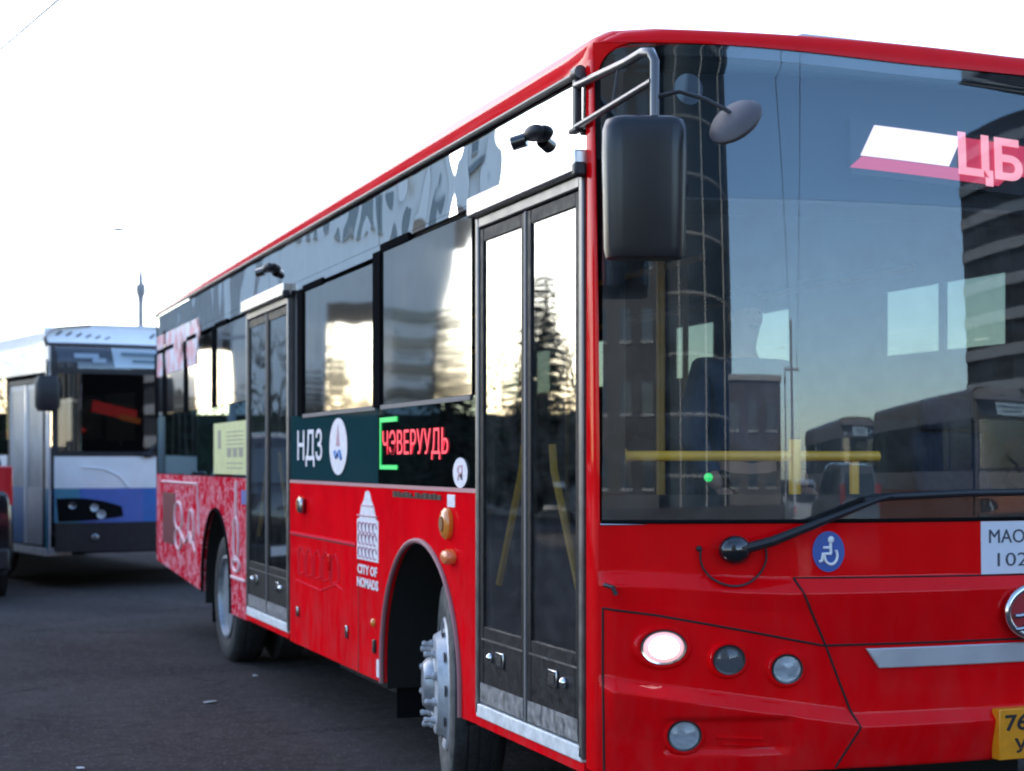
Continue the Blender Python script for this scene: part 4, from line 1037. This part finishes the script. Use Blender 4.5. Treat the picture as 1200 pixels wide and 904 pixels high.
    # wiper, mirror
    wv = MB().tube([f(1.16, 1.64, .03), f(1.30, 1.76, .03), f(1.6, 1.85, .03)], .022, 6).sphere(f(1.15, 1.62, .03), .05, sc=(1.6, .6, .7)).build("wiper", BLK, b)
    mr = shell([(rr(.22, .12, .05), -.20), (rr(.29, .16, .07), -.14), (rr(.29, .17, .07), .12), (rr(.22, .12, .05), .22)], T((-.13, -.36, 2.33))).build("wing_mirror", BLK, b)
    MB().tube([(-.0, .05, 2.72), (-.1, -.25, 2.74), (-.13, -.36, 2.70), (-.13, -.36, 2.5)], .016, 8).build("mirror_arm", BLK, mr)
    return b
white_bus("white and blue city bus parked behind the red bus", (-.62, 14.75, 0), R(13))

# ================================================================== CARS
def car(name, label, cat, loc, rz, paint, L_=4.6, Wd=1.85, H=1.86, clear=.24, suv=True, group=None, tail=TAIL):
    """rear end at local y = 0, bonnet towards +y"""
    c = thing(name, label, cat, loc, rz, group)
    belt = H*(.67 if suv else .60); hw = Wd/2
    hood = belt*.94
    def sec(y, top, wscale, z0):
        zs = [z0, z0+.10, z0+.28, (z0+top)/2+.08, top-.10, top-.03, top]
        xs = [hw*.86, hw*.97, hw*1.0, hw*1.0, hw*.985, hw*.955, hw*.90]
        P = [(x*wscale, z) for x, z in zip(xs, zs)]
        return [Vector((x, y, z)) for x, z in P]+[Vector((-x, y, z)) for x, z in P[::-1]]
    st = [(0.0, belt*.93, .90, clear+.16), (.06, belt, .965, clear+.06), (.22, belt, 1., clear), (L_*.45, belt, 1., clear), (L_*.68, belt*.985, 1., clear), (L_*.76, hood, .99, clear), (L_*.93, hood*.90, .95, clear+.02), (L_-.05, hood*.80, .90, clear+.06), (L_, hood*.70, .82, clear+.12)]
    secs = [sec(*s) for s in st]; n = len(secs[0]); m = MB()
    m.add([v for s in secs for v in s], [(j*n+i, j*n+(i+1) % n, (j+1)*n+(i+1) % n, (j+1)*n+i) for j in range(len(secs)-1) for i in range(n)]+[tuple(range(n)), tuple(range((len(secs)-1)*n, len(secs)*n))])
    body = m.build("body", paint, c, smooth=35)
    # cabin
    if suv: pr = [(.10, belt-.02), (.22, H*.90), (.36, H*.975), (L_*.25, H), (L_*.45, H), (L_*.55, H*.97), (L_*.72, belt-.02)]
    else: pr = [(.62, belt-.02), (1.15, H*.93), (1.45, H*.985), (L_*.42, H), (L_*.50, H*.985), (L_*.56, H*.95), (L_*.74, belt-.03)]
    m = MB()
    def xw(z): return hw*(.93-.17*(z-belt)/(H-belt)) if z > belt else hw*.93
    V = [];
    for (y, z) in pr: V += [(xw(z), y, z), (-xw(z), y, z)]
    k = len(pr); F = [(2*i, 2*i+2, 2*i+3, 2*i+1) for i in range(k-1)]+[tuple(range(0, 2*k, 2)), tuple(range(1, 2*k, 2))[::-1], (0, 1, 2*k-1, 2*k-2)]
    m.add(V, F); cab = m.build("cabin", paint, c, bevel=.05, seg=3)
    # side glass, rear glass, windscreen as slightly proud panes
    def inset(pts, f=.86):
        cx = sum(p[0] for p in pts)/len(pts); cy = sum(p[1] for p in pts)/len(pts); cz = sum(p[2] for p in pts)/len(pts)
        return [(cx+(p[0]-cx)*f, cy+(p[1]-cy)*f, cz+(p[2]-cz)*f) for p in pts]
    a, b2, e, g_ = pr[0], pr[2], pr[5], pr[6]
    for s in (1, -1):
        m = MB(); mid = (b2[0]+e[0])/2+.1
        for (q0, q1, q2, q3) in (((a[0]+.12, belt+.04), (b2[0]+.12, H*.93), (mid-.04, H*.935), (mid-.04, belt+.04)), ((mid+.04, belt+.04), (mid+.04, H*.935), (e[0]-.1, H*.92), (g_[0]-.3, belt+.04))):
            P = [(s*(xw(z)+.006), y, z) for y, z in (q0, q1, q2, q3)]; m.prism(P, (s*.004, 0, 0))
        m.build("side_window", mat("dark_car_window", (.01, .012, .014), .06, coat=1), cab, smooth=0)
    for (p, q, nm) in ((pr[0], pr[1], "rear_window"), (pr[6], pr[5], "windscreen")):
        m = MB(); P = [(xw(z)*.90*sg, y, z) for sg, (y, z) in ((1, p), (-1, p), (-1, q), (1, q))]; P = inset(P, .90)
        d = -.012 if nm == "rear_window" else .012
        m.prism([(x, y+d*.6, z+.006) for x, y, z in P], (0, d, .004)); m.build(nm, MATS["dark_car_window"], cab, smooth=0)
    for s in (1, -1):
        tl = MB().box((min(s*hw*.72, s*hw*.965), -.012+.03, belt-.22 if suv else belt-.24), (max(s*hw*.72, s*hw*.955), .17, belt+.22 if suv else belt-.06)).build("tail_light", tail, body, bevel=.02)
        MB().box((min(s*hw*.5, s*hw*.80), L_-.10, hood*.62), (max(s*hw*.5, s*hw*.80), L_+.0, hood*.75)).build("headlight", LENS, body, bevel=.02)
        MB().box((min(s*hw*1.0, s*(hw+.2)), L_*.66, belt-.02), (max(s*hw*1.0, s*(hw+.2)), L_*.66+.12, belt+.13)).build("side_mirror", paint, body, bevel=.03)
        for y in (.85, L_-.85):
            M = T((s*(hw-.005), y, .34)) @ Matrix.Rotation(R(90*s), 4, 'Y')
            w = MB().lathe([(.2, -.18), (.32, -.2), (.34, -.17), (.34, -.03), (.32, .0), (.23, .004), (.21, -.01)], M, 32).build("wheel", TYRE, c)
            MB().lathe([(.215, -.02), (.21, .0), (.16, -.02), (.06, -.01), (.001, .0)], M, 20).build("rim", RIMG, w)
            MB().lathe([(.40, -.16), (.405, .006), (.38, .006)], M, 32, False).build("wheel_arch", BLK, body)
    bp = MB().box((-hw*.9, -.05, clear+.10), (hw*.9, .10, clear+.34)).build("rear_bumper", BLK if suv else paint, body, bevel=.03)
    MB().box((-hw*.86, L_-.12, clear+.08), (hw*.86, L_+.04, clear+.28)).build("front_bumper", BLK if suv else paint, body, bevel=.03)
    MB().box((-.26, -.058, clear+.20), (.26, -.05, clear+.31) if not suv else (.26, -.05, clear+.31)).build("number_plate", WHITE, bp)
    return c
DARKP = mat("black_car_paint", (.008, .008, .010), .22, coat=1.)
car("dark_car", "dark four wheel drive with a red tail lamp, cut off by the left edge", "car", (-1.98, 13.2, 0), R(9), DARKP, H=1.90, tail=mat("red_tail_lens_lit", (.26, .008, .012), .3, coat=1., emit=(1, .03, .05), estr=.02))

# ================================================================== STREET LAMP, CABLE, LITTER
GALV = mat("galvanised_pole", (.33, .33, .36), .5, metal=.3)
LP = Vector((4.03, 40.7, 0))
lp = thing("street_lamp", "thin grey street lamp pole rising behind the white and blue bus", "street lamp", LP)
MB().lathe([(.16, 0), (.16, .12), (.11, .16), (.10, 2.5), (.085, 6.0), (.10, 6.2), (.145, 6.28), (.145, 6.52), (.08, 6.58), (.055, 6.9), (.03, 7.05)], Matrix(), 14).build("pole", GALV, lp)
MB().tube([(0, 0, 7.0), (-.12, .05, 7.6), (-.32, .12, 7.98), (-.46, .18, 8.08)], .012, 6).build("lamp_arm", mat("washed_out_arm", (.8, .8, .8), .5), lp)  # near-white arm colour stands in for wash-out against the bright sky
MB().sphere((-.58, .22, 8.09), .15, sc=(1.5, 1, .38)).build("lamp_head", GALV, lp)
P0, P1 = Vector((-1.40, 10.66, 5.43)), Vector((-1.06, 8.71, 5.40)); D = (P1-P0).normalized()
A_, B_ = P0-D*34, P1+D*46
cab = MB().tube([A_+(B_-A_)*t+Vector((0, 0, -.35*(1-(2*t-1)**2)+.34)) for t in lin(0, 1, 40)], .009, 6).build("overhead_cable", mat("pale_cable", (.55, .55, .56), .6), None)
tag(cab, "thin overhead cable crossing the top left corner of the sky", "cable")
cab2 = copy_tree(cab); cab2.location = (.55, .1, .55); cab2['label'] = "second overhead wire, mirrored as a thin line in the windshield"; cab['group'] = cab2['group'] = "overhead wires"
for i, P in enumerate((A_, B_)):
    po_ = thing("utility_pole", ["grey utility pole far along the street carrying the overhead cable", "grey utility pole behind the camera carrying the overhead cable"][i], "pole", (P.x, P.y, 0))
    MB().lathe([(.14, 0), (.13, 3), (.10, 7.2), (.001, 7.22)], Matrix(), 14).build("shaft", GALV, po_)
    MB().box((-.7, -.05, 5.36), (.75, .05, 5.46)).cyl((.55, 0, 5.4), (.55, .1, 6.1), .02, n=8).box((-.02, -.02, 5.46), (.02, .02, 5.8)).build("cross_arm", GALV, po_)
for (x, y, r, lb) in ((-.42, 5.11, .035, "larger white paper scrap on the asphalt left of the front wheel"), (-1.42, 3.15, .018, "tiny white paper scrap on the asphalt at the bottom left"), (.10, 6.22, .014, "tiny white scrap on the asphalt in the shade beside the bus")):
    pts = [(x+r*random.uniform(.7, 1.4)*math.cos(a)*1.3, y+r*random.uniform(.7, 1.3)*math.sin(a), .004+random.uniform(0, .008)) for a in lin(0, 2*math.pi, 8)[:-1]]
    o = MB().prism(pts, (0, 0, .003)).build("paper_scrap", mat("litter_paper", (.55, .55, .56), .8), None, smooth=0); tag(o, lb, "litter")

# ================================================================== SURROUNDINGS SEEN IN THE REFLECTIONS
FAC = mat("blue_grey_facade", (.66, .645, .62), .7, var=.08, vscale=.4)
FACD = mat("dark_facade_glass", (.035, .05, .065), .18, coat=.6)
CONC = mat("pale_concrete", (.34, .33, .31), .8, var=.1, vscale=.5)
def block(root, name, w, d, z0, z1, m, parent=None): return MB().box((-w/2, 0, z0), (w/2, d, z1)).build(name, m, parent or root, smooth=0)
# office block to the left of the street: mirrored in the side panels of the red bus
ob = thing("office_building", "grey office building mirrored in the side panels of the red bus", "building", (-12.5, 54, 0), R(14))
def wallw(b0, x0, x1, z0, z1, y0=0., y1=10., m=FAC, name="wall"): return MB().box((x0, y0, z0), (x1, y1, z1)).build(name, m, b0, smooth=0)
wallw(ob, -4.8, 7, 9.6, 42)                         # upper storeys, raised so the block keeps the sun off the street
wallw(ob, -6.6, -4.81, 10.8, 15.5, -.6, 8)          # jutting corner block
wallw(ob, -4.8, -2.5, 0, 9.6); wallw(ob, -2.5, -.2, 7.6, 9.6); wallw(ob, -.2, 3.2, 0, 9.6)  # lower wall left open so bright sky makes the window glow
for k in range(3): MB().box((-2.5, .02, 3.6+1.5*k), (-.2, .08, 3.66+1.5*k)).build("glow_slat", CONC, ob, smooth=0); wallw(ob, 3.2, 5.6, 6.4, 9.6); wallw(ob, 5.6, 7, 0, 9.6)  # thin slats added to break up the bright opening
for k in range(5): MB().box((-4.7, -.12, 2.9+1.0*k), (-2.75, -.001, 3.3+1.0*k)).build("louvre_band", FACD, ob, smooth=0)
for z in (10.4, 13.4, 16.6, 19.8, 23, 26.2):
    for k in range(3):
        x = -3.6+3.4*k; f = MB().box((x, -.06, z), (x+2.2, .02, z+1.5)).build("window", FACD, ob, smooth=0)
        MB().box((x-.12, -.18, z-.16), (x+2.32, -.061, z-.01)).build("sill", CONC, f, smooth=0)
    MB().box((-4.9, -.30, z+2.2), (7.0, -.001, z+2.5)).build("ledge", FACD, ob, smooth=0)
# dark glass tower and striped high-rise behind the camera: mirrored in the windshield
gt = thing("glass_tower", "dark glass tower with pale rings mirrored in the near corner of the windshield", "building", (-6.5, -62, 0), R(180))
MB().lathe([(7.5, 0), (7.5, 46), (0.001, 46)], Matrix(), 40).build("tower_body", mat("tower_glass", (.012, .026, .038), .6, coat=0., var=.2, vscale=.5), gt)
for k in range(14):
    MB().lathe([(7.52, 3.2*k+1.5), (7.62, 3.2*k+1.6), (7.52, 3.2*k+1.7)], Matrix(), 40).build("floor_ring", CONC, gt)
for k in range(12):
    a = 2*math.pi*k/12; MB().cyl((7.55*math.cos(a), 7.55*math.sin(a), 0), (7.55*math.cos(a), 7.55*math.sin(a), 46), .14, n=6).build("mullion", CONC, gt)
hs_ = thing("striped_highrise", "tall dark hotel block with pale floor stripes mirrored at the right of the windshield", "building", (33.8, -48.5, 0), R(70))
MB().box((0, -14, 0), (40, 0, 19.5)).build("block", mat("highrise_dark", (.04, .045, .055), .5), hs_, smooth=0)
for k in range(11): MB().box((-.15, .001, 1.75*k+.5), (40.1, .25, 1.75*k+1.05)).build("floor_band", mat("highrise_band", (.30, .31, .33), .7), hs_, smooth=0)
for k in range(11): MB().box((-.25, -14, 1.75*k+.5), (-.001, .24, 1.75*k+1.05)).build("floor_band", MATS["highrise_band"], hs_, smooth=0)
for k in range(22): MB().box((1.8*k-.1, .002, .2), (1.8*k+.1, .16, 19.4)).build("mullion", MATS["highrise_dark"], hs_, smooth=0)
# low buildings round the street
def low_building(name, label, loc, rz, w, d, h, m, storeys):
    b = thing(name, label, "building", loc, rz); block(b, "wall", w, d, 0, h, m)
    MB().box((-w/2-.2, -.2, h), (w/2+.2, d+.2, h+.35)).build("roof_edge", CONC, b, smooth=0)
    for s in range(storeys):
        z = 1.0+s*(h-.6)/storeys
        for k in range(int(w/3)):
            x = -w/2+.8+3*k; f = MB().box((x, -.05, z), (x+1.5, .02, z+1.6)).build("window", FACD, b, smooth=0); MB().box((x-.1, -.12, z-.12), (x+1.6, -.051, z-.001)).build("sill", CONC, f, smooth=0)
    return b
low_building("darkening_block", "dark office block added to darken the very edge of the windshield", (-15.5, -50, 0), R(170), 13, 8, 30, mat("dark_brown_facade", (.05, .045, .042), .7, var=.1, vscale=.6), 8)  # added block that darkens the near edge of the windshield reflection
low_building("shop_building", "low brown building mirrored in the windshield beside the dark tower", (4.5, -60, 0), R(176), 9, 8, 7.0, mat("brown_render", (.10, .09, .085), .85, var=.2, vscale=.6), 2)
low_building("apartment_block", "pale apartment block across the street from the bus side", (-44, 22, 0), R(70), 30, 10, 9, mat("pale_render", (.42, .40, .38), .85, var=.1, vscale=.5), 3)

# trees mirrored in the front door glass
BARK = mat("bark_brown", (.07, .05, .04), .9, bump=.3, bscale=20)
NEED = mat("spruce_needles", (.022, .040, .022), .8, var=.5, vscale=3)
LEAFB = mat("bare_twigs", (.075, .062, .05), .9)
def spruce(name, label, loc, h, rad, seed):
    rn = random.Random(seed); t = thing(name, label, "tree", loc, 0, "trees along the far pavement")
    MB().cyl((0, 0, 0), (0, 0, h*.97), .16, .02, 10).build("trunk", BARK, t)
    V, F = [], []
    nw = int(h*5.2)
    for w_ in range(nw):
        z0 = h*(.08+.9*w_/nw); L0 = rad*1.2*(1-z0/h)**.85*rn.uniform(.7, 1.15)+.10; nb = rn.randint(5, 8); a0 = rn.random()*6.283
        for b_ in range(nb):
            a = a0+6.283*b_/nb+rn.uniform(-.25, .25); ln = L0*rn.uniform(.55, 1.15)
            for q_ in range(max(4, int(ln*20))):
                t_ = rn.random()**.8; rr_ = ln*t_; p = Vector((rr_*math.cos(a), rr_*math.sin(a), z0-.30*rr_+.10*rr_*rr_+rn.uniform(-.05, .05)))
                sd_ = Vector((-math.sin(a), math.cos(a), 0))*rn.choice((-1, 1)); s_ = rn.uniform(.09, .19)*(1.25-t_*.5)
                d = (sd_*rn.uniform(.4, 1)+Vector((math.cos(a), math.sin(a), rn.uniform(-.5, .1)))*.8)
                n0 = len(V); V += [p, p+d*s_*2.2, p+Vector((math.cos(a), math.sin(a), -.3))*s_*1.1]; F.append((n0, n0+1, n0+2))
    MB().add(V, F).build("crown", NEED, t, smooth=0)
def bare(name, label, loc, h, seed):
    rn = random.Random(seed); t = thing(name, label, "tree", loc, 0, "trees along the far pavement"); m = MB()
    def br(p, d, l, r, lev):
        q = p+d*l; m.tube([p, p+d*l*.5+Vector((rn.uniform(-.05, .05), rn.uniform(-.05, .05), 0))*l, q], [r, r*.8, r*.6], 5)
        if lev < 5:
            for _ in range(3 if lev else 4):
                nd = (d+Vector((rn.uniform(-.8, .8), rn.uniform(-.8, .8), rn.uniform(-.1, .6)))).normalized(); br(p+d*l*rn.uniform(.6, 1), nd, l*rn.uniform(.55, .8), r*.55, lev+1)
    MB().tube([(0, 0, 0), (.05, 0, h*.3)], [.13, .10], 8).build("trunk", BARK, t)
    br(Vector((.05, 0, h*.28)), Vector((0, 0, 1)), h*.22, .08, 1); m.build("crown", LEAFB, t, smooth=0)
spruce("spruce_tree", "tall dark spruce mirrored in the front door of the red bus", (-15.5, 30, .13), 7.6, 1.5, 1)
spruce("spruce_tree", "dark spruce mirrored beside the window ahead of the door", (-14.8, 37, .13), 7.0, 1.4, 2)
spruce("spruce_tree", "broad spruce mirrored at the edge of the front door", (-18.6, 32, .13), 6.4, 1.9, 3)
spruce("spruce_tree", "small spruce mirrored low in the front door", (-17.2, 36, .13), 4.6, 1.5, 4)
for k, (x, y, h, rd) in enumerate(((-13.6, 34.5, 5.6, 1.5), (-16.4, 34, 6.6, 1.7), (-20.3, 34, 5.2, 1.9), (-13.0, 40, 6.2, 1.6), (-18.0, 27, 5.2, 1.4))):
    spruce("spruce_tree", ["young spruce mirrored behind the window edge", "ragged spruce mirrored between the door leaves", "wide low spruce mirrored near the corner pillar", "far spruce mirrored in the side window", "narrow near spruce mirrored in the front door leaf"][k], (x, y, .13), h, rd, 20+k)
bare("bare_tree", "bare winter tree mirrored above the hedge in the left door leaf", (-14.2, 27, .13), 6.0, 25)
bare("bare_tree", "bare winter tree with a wide crown mirrored beside the door post", (-13.2, 30, .13), 5.6, 26)
bare("bare_tree", "bare winter tree added to break up the glow in the side window", (-9.2, 46, 0), 7.5, 15)  # this and the next three trees added to soften the bright opening
spruce("spruce_tree", "pointed spruce added to break the edge of the glow in the office opening", (-11.3, 47, 0), 6.6, 1.3, 31)
spruce("spruce_tree", "low spruce added to break the glow at the foot of the office opening", (-9.9, 46, 0), 4.8, 1.3, 32)
bare("bare_tree", "second bare tree added to break up the glow at the side window edge", (-11.5, 43, 0), 6.5, 16)
bare("bare_tree", "bare winter tree mirrored among the spruces", (-16.6, 28, .13), 7, 5)
bare("bare_tree", "bare winter tree mirrored in the front door top", (-19.5, 28, .13), 7.5, 6)
hg = MB()
V, F = [], []
for i in range(7000):
    p = Vector((random.uniform(-24, -15), random.uniform(31, 36), 0)); p.z = .13+random.random()*(2.6+.5*math.sin(p.x*1.7)+.35*math.sin(p.y*3+p.x)); s = .16
    a, b_ = Vector((random.uniform(-1, 1), random.uniform(-1, 1), random.uniform(-1, 1)))*s, Vector((random.uniform(-1, 1), random.uniform(-1, 1), random.uniform(-1, 1)))*s
    n0 = len(V); V += [p, p+a, p+b_]; F.append((n0, n0+1, n0+2))
for i in range(9000):  # far hedge row added to darken the low side reflections
    t_ = random.random(); p = Vector((-25+19*t_, 42+7*t_+random.uniform(-.8, .8), 0)); p.z = .0+random.random()*(3.7+.5*math.sin(p.x*1.3)+.3*math.sin(p.x*4.1)+max(0, -p.x-16)*.25+(1.3 if -18.5 < p.x < -13.2 else 0)); s = .15
    a, b_ = [Vector((random.uniform(-1, 1), random.uniform(-1, 1), random.uniform(-1, 1)))*s for _ in (0, 1)]
    n0 = len(V); V += [p, p+a, p+b_]; F.append((n0, n0+1, n0+2))
hg.prism([(-25, 42.2, 0), (-6.2, 49.1, 0), (-6.0, 49.7, 0), (-25, 43, 0)], (0, 0, 3.1)); hg.box((-24, 32.5, 0), (-15.5, 34.5, 1.3))
hgo = hg.add(V, F).build("hedge", NEED, None, smooth=0); tag(hgo, "dark overgrown hedge mirrored in the front door of the red bus", "hedge")
# parked cars: mirrored in the door glass and in the windshield
GRP = "parked cars mirrored in the bus glass"
SILC = mat("silver_car_paint", (.42, .43, .45), .3, metal=.4, coat=1.); WHC = mat("white_car_paint", (.7, .7, .7), .3, coat=1.); GRC = mat("grey_car_paint", (.12, .125, .13), .3, metal=.3, coat=1.)
c1 = car("parked_car", "silver car mirrored in the lower front door glass", "car", (-10.2, 15.5, 0), R(15), SILC, H=1.45, clear=.2, suv=False, group=GRP)
for loc, rz, lb in (((-11.5, 22.0, 0), R(15), "second silver car farther along the kerb, mirrored in the front door"), ((5.6, -23, 0), R(178), "silver car mirrored low in the windshield beside the yellow post"), ((-13.2, 28.5, 0), R(18), "third silver car far along the kerb, mirrored in the belt glass")):
    q = copy_tree(c1); q.location = loc; q.rotation_euler.z = rz; q['label'] = lb
car("parked_car", "dark grey four wheel drive mirrored low in the windshield", "car", (5.9, -14.2, 0), R(176), GRC, H=1.75, group=GRP, tail=MATS["red_tail_lens_lit"])
GB1 = mat("taupe_bus_paint", (.16, .145, .14), .45, coat=.3, var=.1); GB2 = mat("rust_band_paint", (.17, .06, .035), .5)
white_bus("grey brown bus mirrored at the lower right of the windshield", (14.6, -15.6, 0), R(172), GB1, GB2, GB2, GB1)
white_bus("second grey brown bus, added to slope the bus reflection in the windshield", (11.9, -27.5, 0), R(174), GB1, GB2, GB2, GB1)  # extra bus added to shape the reflected bus outline
lp2 = copy_tree(lp); lp2.location = (8.5, -52, 0); lp2.rotation_euler.z = R(90); lp2['label'] = "thin lamp pole mirrored in the middle of the windshield"
